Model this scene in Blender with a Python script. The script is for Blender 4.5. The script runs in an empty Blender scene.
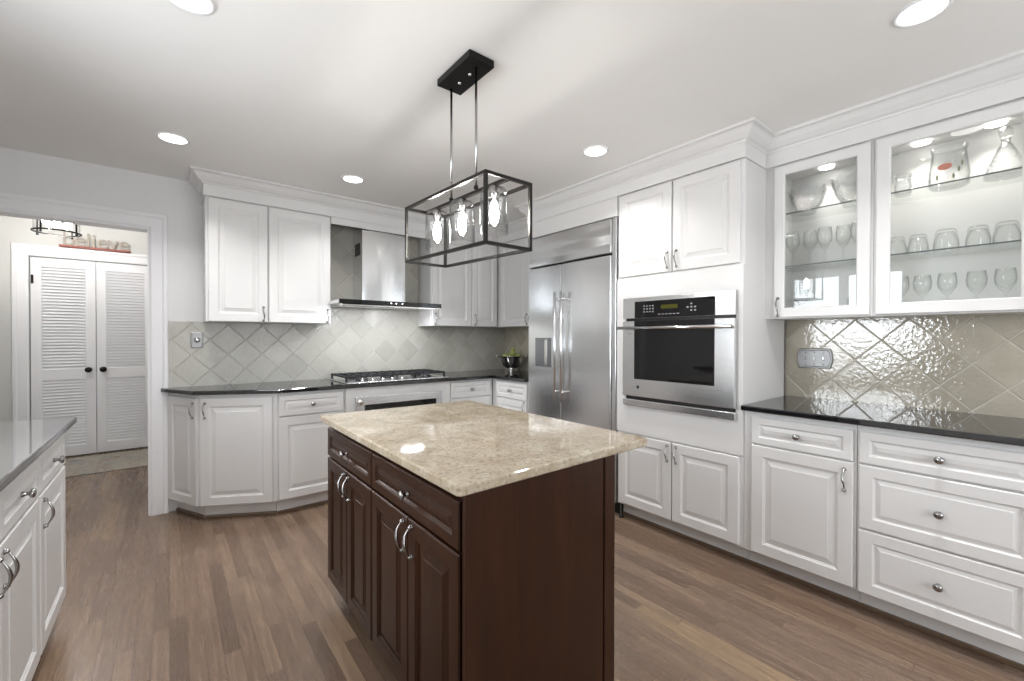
import bpy, bmesh, math, random
from mathutils import Vector, Matrix
random.seed(7)
PI = math.pi
scene = bpy.context.scene
COL = scene.collection

# ------------------------------------------------------------------ camera
cam_d = bpy.data.cameras.new('camera')
cam_d.sensor_width = 36.0
cam_d.lens = 428.09 / 1024 * 36.0
cam_d.clip_start = 0.02
cam = bpy.data.objects.new('camera', cam_d)
COL.objects.link(cam)
_r, _u, _f = (Vector((0.780006, -0.625770, 0.001771)), Vector((0.003604, 0.007323, 0.999967)), Vector((0.625762, 0.779973, -0.007967)))
cam.matrix_world = Matrix(((_r.x, _u.x, -_f.x, 0), (_r.y, _u.y, -_f.y, 0), (_r.z, _u.z, -_f.z, 1.2915), (0, 0, 0, 1)))
scene.camera = cam

# ------------------------------------------------------------------ exposure, world
scene.view_settings.view_transform = 'Standard'
scene.view_settings.look = 'None'
scene.view_settings.gamma = 1.0
scene.view_settings.use_curve_mapping = False
scene.view_settings.exposure = 0.0
scene.cycles.transparent_max_bounces = 40
scene.cycles.max_bounces = 12
scene.cycles.diffuse_bounces = 5
scene.cycles.caustics_reflective = False
scene.cycles.caustics_refractive = False
world = bpy.data.worlds.new('daylight_sky')
scene.world = world
world.use_nodes = True
wn = world.node_tree
bgn = wn.nodes['Background']
bgn.inputs[0].default_value = (0.80, 0.88, 1.0, 1)
bgn.inputs[1].default_value = 1.4


def area_light(name, loc, direction, sx, sy, power, color=(1, 1, 1), parent=None, shape='RECTANGLE', spread=180):
    d = bpy.data.lights.new(name, 'AREA')
    d.shape = shape
    d.spread = math.radians(spread)
    d.size = sx
    d.size_y = sy
    d.energy = power
    d.color = color
    o = bpy.data.objects.new(name, d)
    COL.objects.link(o)
    q = Vector(direction).to_track_quat('-Z', 'Y')
    o.rotation_euler = q.to_euler()
    if parent is None:
        o.location = loc
    else:
        o.parent = parent
        o.location = Vector(loc) - root_loc(parent)
    return o


# daylight at the left window, then an added frontal fill at the rear wall
area_light('window_daylight', (-1.14, 1.60, 1.55), (1, 0, 0), 1.20, 1.16, 31, (0.93, 0.96, 1.0), spread=130)
area_light('rear_fill', (0.95, -2.16, 1.50), (0, 1, 0), 2.5, 1.25, 40, (0.96, 0.975, 1.0))
# added fill behind the rear glass, tilted up to brighten the ceiling
area_light('ceiling_fill', (0.95, -2.22, 1.20), (0, 1, 0.8), 2.5, 1.0, 36, (0.99, 0.99, 1.0))
LAMP_W = 7.0          # each recessed light
BULB_STRENGTH = 185.0  # pendant bulbs
CAB_W = 0.95           # lamps inside the glazed cabinets


# ------------------------------------------------------------------ materials
def lin(c):
    c = c / 255.0
    return c / 12.92 if c <= 0.04045 else ((c + 0.055) / 1.055) ** 2.4


def rgb(r, g, b):
    return (lin(r), lin(g), lin(b), 1)


class NT:
    def __init__(s, name):
        s.m = bpy.data.materials.new(name)
        s.m.use_nodes = True
        s.t = s.m.node_tree
        s.b = s.t.nodes['Principled BSDF']
        s.out = s.t.nodes['Material Output']

    def n(s, typ, **kw):
        nd = s.t.nodes.new(typ)
        for k, v in kw.items():
            setattr(nd, k, v)
        return nd

    def l(s, a, b):
        s.t.links.new(a, b)

    def put(s, sock, v):
        if hasattr(v, 'links') or isinstance(v, bpy.types.NodeSocket):
            s.l(v, sock)
        else:
            sock.default_value = v

    def math(s, op, a, b=0.0, c=None):
        nd = s.n('ShaderNodeMath', operation=op)
        s.put(nd.inputs[0], a)
        s.put(nd.inputs[1], b)
        if c is not None:
            s.put(nd.inputs[2], c)
        return nd.outputs[0]

    def coord(s, kind='Object'):
        return s.n('ShaderNodeTexCoord').outputs[kind]

    def mapping(s, vec, scale=(1, 1, 1), rot=(0, 0, 0), loc=(0, 0, 0)):
        nd = s.n('ShaderNodeMapping')
        s.l(vec, nd.inputs[0])
        nd.inputs['Scale'].default_value = scale
        nd.inputs['Rotation'].default_value = rot
        nd.inputs['Location'].default_value = loc
        return nd.outputs[0]

    def noise(s, vec, scale=5, detail=3, rough=0.5, dist=0.0):
        nd = s.n('ShaderNodeTexNoise')
        s.l(vec, nd.inputs['Vector'])
        nd.inputs['Scale'].default_value = scale
        nd.inputs['Detail'].default_value = detail
        nd.inputs['Roughness'].default_value = rough
        nd.inputs['Distortion'].default_value = dist
        return nd.outputs['Fac']

    def ramp(s, fac, stops, interp='LINEAR'):
        nd = s.n('ShaderNodeValToRGB')
        nd.color_ramp.interpolation = interp
        el = nd.color_ramp.elements
        while len(el) < len(stops):
            el.new(0.5)
        for e, (p, c) in zip(el, stops):
            e.position = p
            e.color = c
        s.l(fac, nd.inputs[0])
        return nd.outputs[0]

    def mix(s, fac, a, b, blend='MIX'):
        nd = s.n('ShaderNodeMix', data_type='RGBA', blend_type=blend)
        s.put(nd.inputs[0], fac)
        s.put(nd.inputs[6], a)
        s.put(nd.inputs[7], b)
        return nd.outputs[2]

    def bump(s, h, strength=0.2, dist=0.01):
        nd = s.n('ShaderNodeBump')
        nd.inputs['Strength'].default_value = strength
        nd.inputs['Distance'].default_value = dist
        s.l(h, nd.inputs['Height'])
        s.l(nd.outputs[0], s.b.inputs['Normal'])
        return nd


def plain(name, col, rough=0.5, metal=0.0, spec=0.5, grain=0.0, gscale=60, coat=0.0):
    t = NT(name)
    v = t.coord()
    f = t.noise(v, gscale, 2)
    c2 = tuple(x * (1 - grain) for x in col[:3]) + (1,)
    t.l(t.mix(f, col, c2), t.b.inputs['Base Color'])
    t.b.inputs['Roughness'].default_value = rough
    t.b.inputs['Metallic'].default_value = metal
    t.b.inputs['Specular IOR Level'].default_value = spec
    t.b.inputs['Coat Weight'].default_value = coat
    t.b.inputs['Coat Roughness'].default_value = 0.08
    return t.m


def emit(name, col, strength):
    t = NT(name)
    e = t.n('ShaderNodeEmission')
    e.inputs[0].default_value = col
    e.inputs[1].default_value = strength
    t.l(e.outputs[0], t.out.inputs[0])
    return t.m


def clear_glass(name, edge=(0.55, 0.58, 0.58, 1), face=(0.97, 0.98, 0.98, 1), gloss=1.0, wav=0.0, wscale=30):
    t = NT(name)
    tr = t.n('ShaderNodeBsdfTransparent')
    gl = t.n('ShaderNodeBsdfGlossy')
    gl.inputs['Roughness'].default_value = 0.02
    lw = t.n('ShaderNodeLayerWeight')
    lw.inputs['Blend'].default_value = 0.5
    fac = t.math('POWER', lw.outputs['Facing'], 3.0)
    t.l(t.mix(fac, face, edge), tr.inputs[0])
    if wav > 0:
        b = t.n('ShaderNodeBump')
        b.inputs['Strength'].default_value = wav
        b.inputs['Distance'].default_value = 0.01
        t.l(t.noise(t.coord(), wscale, 2), b.inputs['Height'])
        t.l(b.outputs[0], gl.inputs['Normal'])
        t.l(b.outputs[0], lw.inputs['Normal'])
    mx = t.n('ShaderNodeMixShader')
    t.l(t.math('MULTIPLY', t.math('ADD', t.math('MULTIPLY', t.math('POWER', lw.outputs['Facing'], 4.0), 0.6), 0.04), gloss), mx.inputs[0])
    t.l(tr.outputs[0], mx.inputs[1])
    t.l(gl.outputs[0], mx.inputs[2])
    t.l(mx.outputs[0], t.out.inputs[0])
    return t.m


def wood_floor():
    t = NT('oak_strip_floor')
    sep = t.n('ShaderNodeSeparateXYZ')
    t.l(t.coord(), sep.inputs[0])
    x, y = sep.outputs[0], sep.outputs[1]
    W = 0.0575
    xs = t.math('DIVIDE', x, W)
    ix = t.math('FLOOR', xs)
    fx = t.math('FRACT', xs)
    w1 = t.n('ShaderNodeTexWhiteNoise', noise_dimensions='1D')
    t.l(ix, w1.inputs['W'])
    ys = t.math('ADD', t.math('DIVIDE', y, 0.85), t.math('MULTIPLY', w1.outputs[0], 7.0))
    iy = t.math('FLOOR', ys)
    fy = t.math('FRACT', ys)
    cmb = t.n('ShaderNodeCombineXYZ')
    t.l(ix, cmb.inputs[0])
    t.l(iy, cmb.inputs[1])
    w2 = t.n('ShaderNodeTexWhiteNoise', noise_dimensions='2D')
    t.l(cmb.outputs[0], w2.inputs['Vector'])
    tone = t.ramp(w2.outputs[0], [(0.0, rgb(106, 86, 71)), (0.3, rgb(126, 104, 87)), (0.75, rgb(138, 115, 96)), (0.93, rgb(148, 124, 101)), (1.0, rgb(162, 136, 106))])
    gv = t.n('ShaderNodeCombineXYZ')
    t.l(t.math('MULTIPLY', x, 75.0), gv.inputs[0])
    t.l(t.math('ADD', t.math('MULTIPLY', y, 4.0), t.math('MULTIPLY', w2.outputs[0], 40)), gv.inputs[1])
    g = t.noise(gv.outputs[0], 1.0, 5, 0.6, 0.6)
    col = t.mix(t.ramp(g, [(0.38, (0.0, 0.0, 0.0, 1)), (0.70, (0.55, 0.55, 0.55, 1))]), tone, rgb(74, 56, 45))
    blot = t.noise(t.coord(), 2.0, 3)
    col = t.mix(t.math('MULTIPLY', blot, 0.25), col, rgb(128, 110, 98))
    ex = t.math('LESS_THAN', t.math('ABSOLUTE', t.math('SUBTRACT', fx, 0.5)), 0.482)
    ey = t.math('LESS_THAN', t.math('ABSOLUTE', t.math('SUBTRACT', fy, 0.5)), 0.4985)
    inside = t.math('MULTIPLY', ex, ey)
    dark = t.mix(0.55, col, rgb(48, 32, 24))
    t.l(t.mix(inside, dark, col), t.b.inputs['Base Color'])
    t.l(t.math('ADD', 0.20, t.math('MULTIPLY', g, 0.16)), t.b.inputs['Roughness'])
    t.bump(t.math('ADD', inside, t.math('MULTIPLY', g, 0.25)), 0.12, 0.003)
    return t.m


def tile(name, axes, org, a, c1, c2, grout, rough=0.10, bump=0.35, scale=45.0, bdist=0.004, coat=0.0):
    t = NT(name)
    sep = t.n('ShaderNodeSeparateXYZ')
    t.l(t.coord(), sep.inputs[0])
    u = t.math('SUBTRACT', sep.outputs[axes], org[0])
    v = t.math('SUBTRACT', sep.outputs[2], org[1])
    k = 1.0 / (a * math.sqrt(2))
    s1 = t.math('MULTIPLY', t.math('ADD', u, v), k)
    s2 = t.math('MULTIPLY', t.math('SUBTRACT', u, v), k)
    i1, i2 = t.math('FLOOR', s1), t.math('FLOOR', s2)
    f1, f2 = t.math('FRACT', s1), t.math('FRACT', s2)
    cmb = t.n('ShaderNodeCombineXYZ')
    t.l(i1, cmb.inputs[0])
    t.l(i2, cmb.inputs[1])
    wn_ = t.n('ShaderNodeTexWhiteNoise', noise_dimensions='2D')
    t.l(cmb.outputs[0], wn_.inputs['Vector'])
    d1 = t.math('SUBTRACT', 0.5, t.math('ABSOLUTE', t.math('SUBTRACT', f1, 0.5)))
    d2 = t.math('SUBTRACT', 0.5, t.math('ABSOLUTE', t.math('SUBTRACT', f2, 0.5)))
    d = t.math('MINIMUM', d1, d2)
    edge = t.n('ShaderNodeMapRange', interpolation_type='SMOOTHSTEP')
    t.l(d, edge.inputs[0])
    edge.inputs[1].default_value = 0.006
    edge.inputs[2].default_value = 0.032
    inside = t.math('GREATER_THAN', d, 0.013)
    cloud = t.noise(t.coord(), 9.0, 4, 0.6)
    fac = t.math('ADD', t.math('MULTIPLY', wn_.outputs[0], 0.5), t.math('MULTIPLY', cloud, 0.5))
    col = t.mix(fac, c1, c2)
    t.l(t.mix(inside, grout, col), t.b.inputs['Base Color'])
    t.l(t.math('SUBTRACT', 0.6, t.math('MULTIPLY', inside, 0.6 - rough)), t.b.inputs['Roughness'])
    sc = t.n('ShaderNodeSeparateColor')
    t.l(wn_.outputs[1], sc.inputs[0])
    tilt = t.math('ADD', t.math('MULTIPLY', t.math('SUBTRACT', sc.outputs[0], 0.5), f1), t.math('MULTIPLY', t.math('SUBTRACT', sc.outputs[1], 0.5), f2))
    wav = t.noise(t.coord(), scale, 2, 0.5)
    h = t.math('ADD', t.math('MULTIPLY', edge.outputs[0], 0.45), t.math('ADD', t.math('MULTIPLY', wav, 0.55), t.math('MULTIPLY', tilt, 1.2)))
    t.b.inputs['IOR'].default_value = 1.55 + coat * 0.3
    t.bump(h, bump, bdist)
    return t.m


def granite():
    t = NT('beige_granite')
    v = t.coord()
    n1 = t.noise(v, 5.0, 6, 0.65, 1.2)
    n2 = t.noise(t.mapping(v, (1.0, 0.45, 1.0), (0, 0, 0.5)), 14.0, 6, 0.7, 0.8)
    n3 = t.noise(v, 75.0, 5, 0.8)
    base = t.ramp(n1, [(0.25, rgb(146, 132, 112)), (0.5, rgb(172, 160, 140)), (0.75, rgb(194, 185, 168))])
    base = t.mix(t.ramp(n2, [(0.52, (0, 0, 0, 1)), (0.72, (0.5, 0.5, 0.5, 1))]), base, rgb(160, 136, 108))
    spk = t.ramp(n3, [(0.40, (1, 1, 1, 1)), (0.47, (0, 0, 0, 1))])
    base = t.mix(t.math('MULTIPLY', spk, 0.7), base, rgb(126, 106, 84))
    spk2 = t.ramp(n3, [(0.60, (0, 0, 0, 1)), (0.70, (1, 1, 1, 1))])
    base = t.mix(t.math('MULTIPLY', spk2, 0.6), base, rgb(240, 234, 222))
    t.l(base, t.b.inputs['Base Color'])
    t.b.inputs['Roughness'].default_value = 0.05
    return t.m


def black_granite(name='black_granite', c1=rgb(20, 21, 24), c2=rgb(58, 60, 64)):
    t = NT(name)
    v = t.coord()
    n3 = t.noise(v, 260.0, 3, 0.7)
    t.l(t.ramp(n3, [(0.55, c1), (0.72, c2)]), t.b.inputs['Base Color'])
    t.b.inputs['Roughness'].default_value = 0.05
    t.b.inputs['IOR'].default_value = 2.0
    return t.m


def steel(name, wvec=None, col=(0.80, 0.81, 0.82, 1), rough=0.24, brush=(3, 3, 300), wave=0.0, wscale=2.0, strength=0.06):
    t = NT(name)
    v = t.coord()
    n = t.noise(t.mapping(v, brush), 1.0, 3, 0.6)
    t.b.inputs['Metallic'].default_value = 1.0
    t.b.inputs['Base Color'].default_value = col
    t.l(t.math('ADD', rough - 0.05, t.math('MULTIPLY', n, 0.1)), t.b.inputs['Roughness'])
    h = n
    if wave > 0:
        w = t.noise(t.mapping(v, wvec or (wscale * .5, wscale * .5, wscale * 2)), 1.0, 1)
        h = t.math('ADD', t.math('MULTIPLY', n, 0.0015), t.math('MULTIPLY', w, wave))
        t.bump(h, 1.0, 0.05)
    else:
        t.bump(h, strength, 0.002)
    return t.m


def dark_wood():
    t = NT('espresso_wood')
    v = t.coord()
    g = t.noise(t.mapping(v, (28, 28, 2.2)), 1.0, 5, 0.6, 0.5)
    t.l(t.ramp(g, [(0.3, rgb(36, 19, 9)), (0.6, rgb(49, 26, 13)), (0.85, rgb(62, 35, 18))]), t.b.inputs['Base Color'])
    t.b.inputs['Roughness'].default_value = 0.32
    t.b.inputs['Specular IOR Level'].default_value = 0.32
    t.bump(g, 0.05, 0.001)
    return t.m


def rug_mat():
    t = NT('faded_rug')
    v = t.coord()
    a = t.noise(t.mapping(v, (5, 9, 1)), 1.0, 5, 0.7, 1.5)
    b = t.noise(v, 26, 3, 0.7)
    c = t.ramp(a, [(0.3, rgb(78, 90, 100)), (0.44, rgb(150, 148, 142)), (0.54, rgb(176, 166, 152)), (0.64, rgb(112, 84, 70))])
    t.l(t.mix(t.math('MULTIPLY', b, 0.25), c, rgb(190, 186, 180)), t.b.inputs['Base Color'])
    t.b.inputs['Roughness'].default_value = 0.95
    t.bump(t.noise(v, 300, 2), 0.4, 0.003)
    return t.m


def fruit_mat():
    t = NT('green_fruit_skin')
    v = t.coord()
    n = t.noise(v, 18, 4)
    t.l(t.ramp(n, [(0.3, rgb(112, 124, 58)), (0.55, rgb(168, 174, 104)), (0.75, rgb(206, 204, 160))]), t.b.inputs['Base Color'])
    t.b.inputs['Roughness'].default_value = 0.4
    return t.m


M_WHITE = plain('white_cabinet_paint', rgb(220, 219, 218), 0.32, grain=0.02)
M_TRIM = plain('white_trim_paint', rgb(234, 234, 236), 0.35, grain=0.02)
M_WALL = plain('pale_grey_wall_paint', rgb(226, 226, 226), 0.75, grain=0.03, gscale=25)
M_HALL = plain('hall_wall_paint', rgb(208, 208, 205), 0.8, grain=0.03, gscale=25)
M_CEIL = plain('ceiling_paint', rgb(240, 239, 237), 0.85, grain=0.02, gscale=12)
M_FLOOR = wood_floor()
M_TILE_R = tile('glossy_diamond_tile', 1, (0.694, 1.162), 0.1650, rgb(148, 140, 122), rgb(196, 188, 172), rgb(192, 187, 175), 0.03, 0.72, 52.0, coat=1.1)
M_TILE_B = tile('pale_diamond_tile', 0, (0.60, 1.150), 0.1650, rgb(160, 158, 148), rgb(190, 187, 178), rgb(190, 188, 181), 0.08, 1.0, 115.0)
M_GRAN = granite()
M_BLACK = black_granite()
M_GREYST = black_granite('grey_polished_stone', rgb(84, 84, 85), rgb(112, 112, 112))
M_STEEL = steel('brushed_steel')
M_STEELW = steel('rolled_steel_panel', wave=0.22, wvec=(1.2, 1.2, 8), rough=0.18, brush=(300, 300, 3))
M_FRIDGE = steel('fridge_door_steel', wave=0.035, wscale=0.8, rough=0.24, brush=(300, 300, 3))
M_HOODSTEEL = steel('polished_hood_steel', rough=0.17, wave=0.16, wvec=(7, 7, 1.3), brush=(3, 3, 300))
M_CHROME = plain('polished_nickel', (0.72, 0.71, 0.70, 1), 0.14, 1.0, grain=0.05)
M_PEWTER = plain('brushed_pewter', (0.40, 0.39, 0.385, 1), 0.22, 1.0, grain=0.1)
M_PEWTER_D = plain('aged_pewter_plate', (0.36, 0.36, 0.36, 1), 0.45, 1.0, grain=0.15)
M_IRON = plain('black_cast_iron', rgb(26, 27, 30), 0.5, grain=0.2)
M_BLKMETAL = plain('black_metal', rgb(24, 23, 22), 0.35, 0.6, grain=0.1)
M_BRONZE = plain('dark_bronze_bar', rgb(36, 34, 32), 0.35, 0.5, grain=0.1)
M_BLKGLASS = plain('black_glass', rgb(10, 10, 12), 0.04, spec=0.6, grain=0.1)
M_BLKPLASTIC = plain('black_plastic', rgb(14, 14, 15), 0.4, grain=0.1)
M_GREYPRINT = plain('grey_key_print', rgb(150, 150, 152), 0.5)
M_LCD = emit('amber_display', rgb(120, 118, 60), 0.5)
M_DWOOD = dark_wood()
M_SHOE = plain('stained_shoe_moulding', rgb(108, 88, 70), 0.45, grain=0.3)
M_PANE = clear_glass('window_pane_glass', (0.85, 0.88, 0.88, 1))
M_SHELF = clear_glass('glass_shelf', (0.95, 0.97, 0.96, 1), (0.98, 0.99, 0.985, 1))
M_SHELFEDGE = plain('glass_shelf_edge', rgb(88, 94, 92), 0.3)
M_GLASSW = clear_glass('clear_glassware', (0.60, 0.62, 0.62, 1), (0.985, 0.988, 0.985, 1))
M_CRYSTAL = clear_glass('cut_crystal', (0.46, 0.48, 0.49, 1), (0.96, 0.965, 0.965, 1), 2.0, 0.9, 55)
M_SHADE = clear_glass('lamp_shade_glass', (0.62, 0.64, 0.64, 1), (0.985, 0.985, 0.985, 1))
M_BULB = emit('lit_bulb', (1.0, 0.96, 0.91, 1), BULB_STRENGTH)
M_LENS = emit('lit_lens', (1.0, 0.98, 0.95, 1), 9.0)
M_HOODLENS = emit('lit_hood_strip', (0.95, 0.97, 1.0, 1), 7.0)
M_CABLENS = emit('lit_cabinet_puck', (1.0, 0.96, 0.88, 1), 9.0)
M_HALLBULB = emit('lit_hall_bulb', (1.0, 0.97, 0.94, 1), 190.0)
M_FLOWER = plain('coral_flower_enamel', rgb(226, 140, 116), 0.4, grain=0.2)
M_PAINTLEAF = plain('painted_leaf_enamel', rgb(140, 150, 118), 0.5, grain=0.2)
M_LEAF = plain('leaf_green', rgb(72, 92, 44), 0.5, grain=0.3)
M_FRUIT = fruit_mat()
M_STEM = plain('brown_stem', rgb(74, 62, 36), 0.7, grain=0.3)
M_SIGNLET = plain('cream_letter_paint', rgb(172, 162, 150), 0.6, grain=0.1)
M_SIGNBASE = plain('red_brown_wood', rgb(150, 84, 72), 0.6, grain=0.25)
M_RUG = rug_mat()


# ------------------------------------------------------------------ object helpers
def top_of(o):
    while o.parent:
        o = o.parent
    return o


def root_loc(o):
    return Vector(top_of(o).location)


def tag(o, label, cat, group=None, kind=None):
    if label:
        o['label'] = label
    if cat:
        o['category'] = cat
    if group:
        o['group'] = group
    if kind:
        o['kind'] = kind
    return o


def thing(name, label, cat, loc=(0, 0, 0), group=None):
    o = bpy.data.objects.new(name, None)
    o.empty_display_size = 0.05
    COL.objects.link(o)
    o.location = loc
    return tag(o, label, cat, group)


def frame(o, n):
    """local x = to the right when one looks at the face, y = up, z = outward"""
    n = Vector(n).normalized()
    u = Vector((0, 0, 1)).cross(n).normalized()
    return Matrix(((u.x, 0, n.x, o[0]), (u.y, 0, n.y, o[1]), (u.z, 1, n.z, o[2]), (0, 0, 0, 1)))


ID = Matrix.Identity(4)


class MB:
    def __init__(s):
        s.bm = bmesh.new()

    def _v(s, pts, m):
        return [s.bm.verts.new(m @ Vector(p)) for p in pts]

    def box(s, x0, x1, y0, y1, z0, z1, bev=0.0, m=ID, seg=2):
        vs = s._v([(x0, y0, z0), (x1, y0, z0), (x1, y1, z0), (x0, y1, z0), (x0, y0, z1), (x1, y0, z1), (x1, y1, z1), (x0, y1, z1)], m)
        fs = [s.bm.faces.new([vs[i] for i in q]) for q in ((3, 2, 1, 0), (4, 5, 6, 7), (0, 1, 5, 4), (1, 2, 6, 5), (2, 3, 7, 6), (3, 0, 4, 7))]
        if bev > 0:
            es = list({e for f in fs for e in f.edges})
            bmesh.ops.bevel(s.bm, geom=es, offset=bev, segments=seg, profile=0.5, affect='EDGES')
        return s

    def rings(s, loops, cap0=True, cap1=True, closed=True, smooth=False):
        """skin between loops of equally many bmesh verts"""
        for a, b in zip(loops, loops[1:]):
            n = len(a)
            for i in range(n if closed else n - 1):
                j = (i + 1) % n
                try:
                    f = s.bm.faces.new((a[i], a[j], b[j], b[i]))
                    f.smooth = smooth
                except ValueError:
                    pass
        if cap0:
            s.bm.faces.new(list(reversed(loops[0])))
        if cap1:
            s.bm.faces.new(loops[-1])
        return s

    def panel(s, w, h, prof, m):
        """nested rectangles: prof = [(inset, z), ...] from the back to the middle of the front"""
        loops = [s._v([(i, i, z), (w - i, i, z), (w - i, h - i, z), (i, h - i, z)], m) for i, z in prof]
        return s.rings(loops)

    def openbox(s, w, h, d, t, m, tz=None):
        """a box open towards +z, one connected shell: outside 0..w, 0..h, -d..0"""
        tz = tz or t
        L = [[(t, t, -d + tz), (w - t, t, -d + tz), (w - t, h - t, -d + tz), (t, h - t, -d + tz)],
             [(t, t, 0), (w - t, t, 0), (w - t, h - t, 0), (t, h - t, 0)],
             [(0, 0, 0), (w, 0, 0), (w, h, 0), (0, h, 0)],
             [(0, 0, -d), (w, 0, -d), (w, h, -d), (0, h, -d)]]
        return s.rings([s._v(p, m) for p in L])

    def ringpanel(s, o, i, z0, z1, m):
        """plate o=(x0,x1,y0,y1) with a rectangular hole i, from z0 to z1"""
        def rc(q, z):
            return [(q[0], q[2], z), (q[1], q[2], z), (q[1], q[3], z), (q[0], q[3], z)]
        L = [s._v(rc(o, z0), m), s._v(rc(o, z1), m), s._v(rc(i, z1), m), s._v(rc(i, z0), m)]
        return s.rings(L + [L[0]], False, False)

    def prism(s, poly, z0, z1, m=ID, bev=0.0, seg=3):
        a = s._v([(x, y, z0) for x, y in poly], m)
        b = s._v([(x, y, z1) for x, y in poly], m)
        s.rings([a, b])
        if bev > 0:
            es = [e for e in s.bm.edges if (e.verts[0] in b and e.verts[1] in b) or (e.verts[0] in a and e.verts[1] in a)]
            bmesh.ops.bevel(s.bm, geom=es, offset=bev, segments=seg, profile=0.5, affect='EDGES')
        return s

    def lathe(s, prof, m=ID, n=24, cap0=False, cap1=False, smooth=True):
        """prof = [(r, z), ...] turned about local z"""
        loops = [s._v([(r * math.cos(2 * PI * k / n), r * math.sin(2 * PI * k / n), z) for k in range(n)], m) for r, z in prof]
        return s.rings(loops, cap0, cap1, True, smooth)

    def tube(s, pts, r, m=ID, n=10, cap=True):
        pts = [Vector(p) for p in pts]
        rs = r if isinstance(r, (list, tuple)) else [r] * len(pts)
        loops = []
        up = None
        for k, p in enumerate(pts):
            d = (pts[min(k + 1, len(pts) - 1)] - pts[max(k - 1, 0)]).normalized()
            if up is None:
                up = Vector((0, 0, 1)) if abs(d.z) < 0.9 else Vector((1, 0, 0))
            a = d.cross(up).normalized()
            b = a.cross(d).normalized()
            up = b
            loops.append(s._v([p + (a * math.cos(2 * PI * j / n) + b * math.sin(2 * PI * j / n)) * rs[k] for j in range(n)], m))
        return s.rings(loops, cap, cap, True, True)

    def ball(s, c, r, m=ID, sx=1, sy=1, sz=1, n=14):
        prof = []
        for k in range(1, n // 2 + 1):
            a = PI * k / (n // 2 + 1)
            prof.append((math.sin(a), -math.cos(a)))
        prof = [(0.02, -1)] + prof + [(0.02, 1)]
        mm = m @ Matrix.Translation(c) @ Matrix.Diagonal((r * sx, r * sy, r * sz, 1))
        return s.lathe(prof, mm, n, True, True)

    def sweep(s, path, prof, m=ID, closed=False, cap=True):
        """profile (out, height) run along a flat path with mitred corners; out is to the right of the path"""
        P = [Vector((p[0], p[1])) for p in path]
        n = len(P)
        loops = []
        for k in range(n):
            a = P[(k - 1) % n] if (k > 0 or closed) else None
            b = P[(k + 1) % n] if (k < n - 1 or closed) else None
            d1 = (P[k] - a).normalized() if a is not None else (b - P[k]).normalized()
            d2 = (b - P[k]).normalized() if b is not None else d1
            n1, n2 = Vector((d1.y, -d1.x)), Vector((d2.y, -d2.x))
            nn = (n1 + n2)
            nn = nn / max(0.15, (nn.dot(n1)))
            loops.append(s._v([(P[k].x + nn.x * o, P[k].y + nn.y * o, z) for o, z in prof], m))
        if closed:
            loops.append(loops[0])
        return s.rings(loops, cap and not closed, cap and not closed)

    def build(s, name, mat, parent=None, smooth=None):
        bmesh.ops.recalc_face_normals(s.bm, faces=s.bm.faces)
        me = bpy.data.meshes.new(name)
        off = root_loc(parent) if parent is not None else Vector((0, 0, 0))
        if parent is not None:
            bmesh.ops.translate(s.bm, vec=-off, verts=s.bm.verts)
        if smooth:
            for f in s.bm.faces:
                f.smooth = True
        s.bm.to_mesh(me)
        s.bm.free()
        me.materials.append(mat)
        o = bpy.data.objects.new(name, me)
        COL.objects.link(o)
        if parent is not None:
            o.parent = parent
        return o


def struct(name, mb, mat, label=None, parent=None):
    o = mb.build(name, mat, parent)
    if parent is None:
        tag(o, label, None, kind='structure')
    return o


def copy_tree(o, parent=None):
    c = o.copy()
    COL.objects.link(c)
    if parent is not None:
        c.parent = parent
    for ch in list(o.children):
        copy_tree(ch, c)
    return c


# ------------------------------------------------------------------ the room
CEIL = 2.4565
XL, XR, YB, YR = -1.00, 3.128, 4.033, -2.05
struct('floor', MB().box(-1.6, 3.3, -2.2, 6.9, -0.05, 0.0), M_FLOOR, 'brown oak strip floor')
struct('ceiling', MB().box(-1.12, 3.24, -2.17, YB + 0.12, CEIL, CEIL + 0.08), M_CEIL, 'smooth white ceiling')
fb = frame((0, YB, 0), (0, -1, 0))   # x -> X, y -> Z
struct('wall_back', MB().prism([(-1.12, 0), (-0.90, 0), (-0.90, 2.070), (-0.106, 2.070), (-0.106, 0), (3.24, 0), (3.24, CEIL), (-1.12, CEIL)], -0.12, 0, fb), M_WALL, 'pale grey wall with the hallway opening')
struct('wall_right', MB().box(XR, XR + 0.12, -2.17, YB, 0, CEIL), M_WALL, 'pale grey wall behind the tall cabinets')
fl = frame((XL, 0, 0), (1, 0, 0))    # x -> Y
struct('wall_left', MB().ringpanel((-2.17, YB, 0, CEIL), (1.0, 2.2, 0.97, 2.12), -0.12, 0, fl), M_WALL, 'pale grey wall with window')
frr = frame((0, YR, 0), (0, 1, 0))   # x -> -X
struct('wall_rear', MB().ringpanel((-3.24, 1.12, 0, CEIL), (-2.25, 0.35, 0.85, 2.14), -0.12, 0, frr), M_WALL, 'pale grey wall with unseen wide window')


def window(name, f, x0, x1, y0, y1, nx, label):
    b = MB().ringpanel((x0 - 0.08, x1 + 0.08, y0 - 0.08, y1 + 0.08), (x0, x1, y0, y1), 0.0, 0.02, f)
    o = struct(name, b, M_TRIM, label)
    w = (x1 - x0) / nx
    for k in range(nx):
        a, c = x0 + k * w, x0 + (k + 1) * w
        s_ = struct('sash', MB().ringpanel((a, c, y0, y1), (a + 0.05, c - 0.05, y0 + 0.05, y1 - 0.05), -0.09, -0.05, f), M_TRIM, parent=o)
        struct('pane', MB().box(a + 0.05, c - 0.05, y0 + 0.05, y1 - 0.05, -0.072, -0.068, m=f), M_PANE, parent=s_)
    return o


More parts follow.
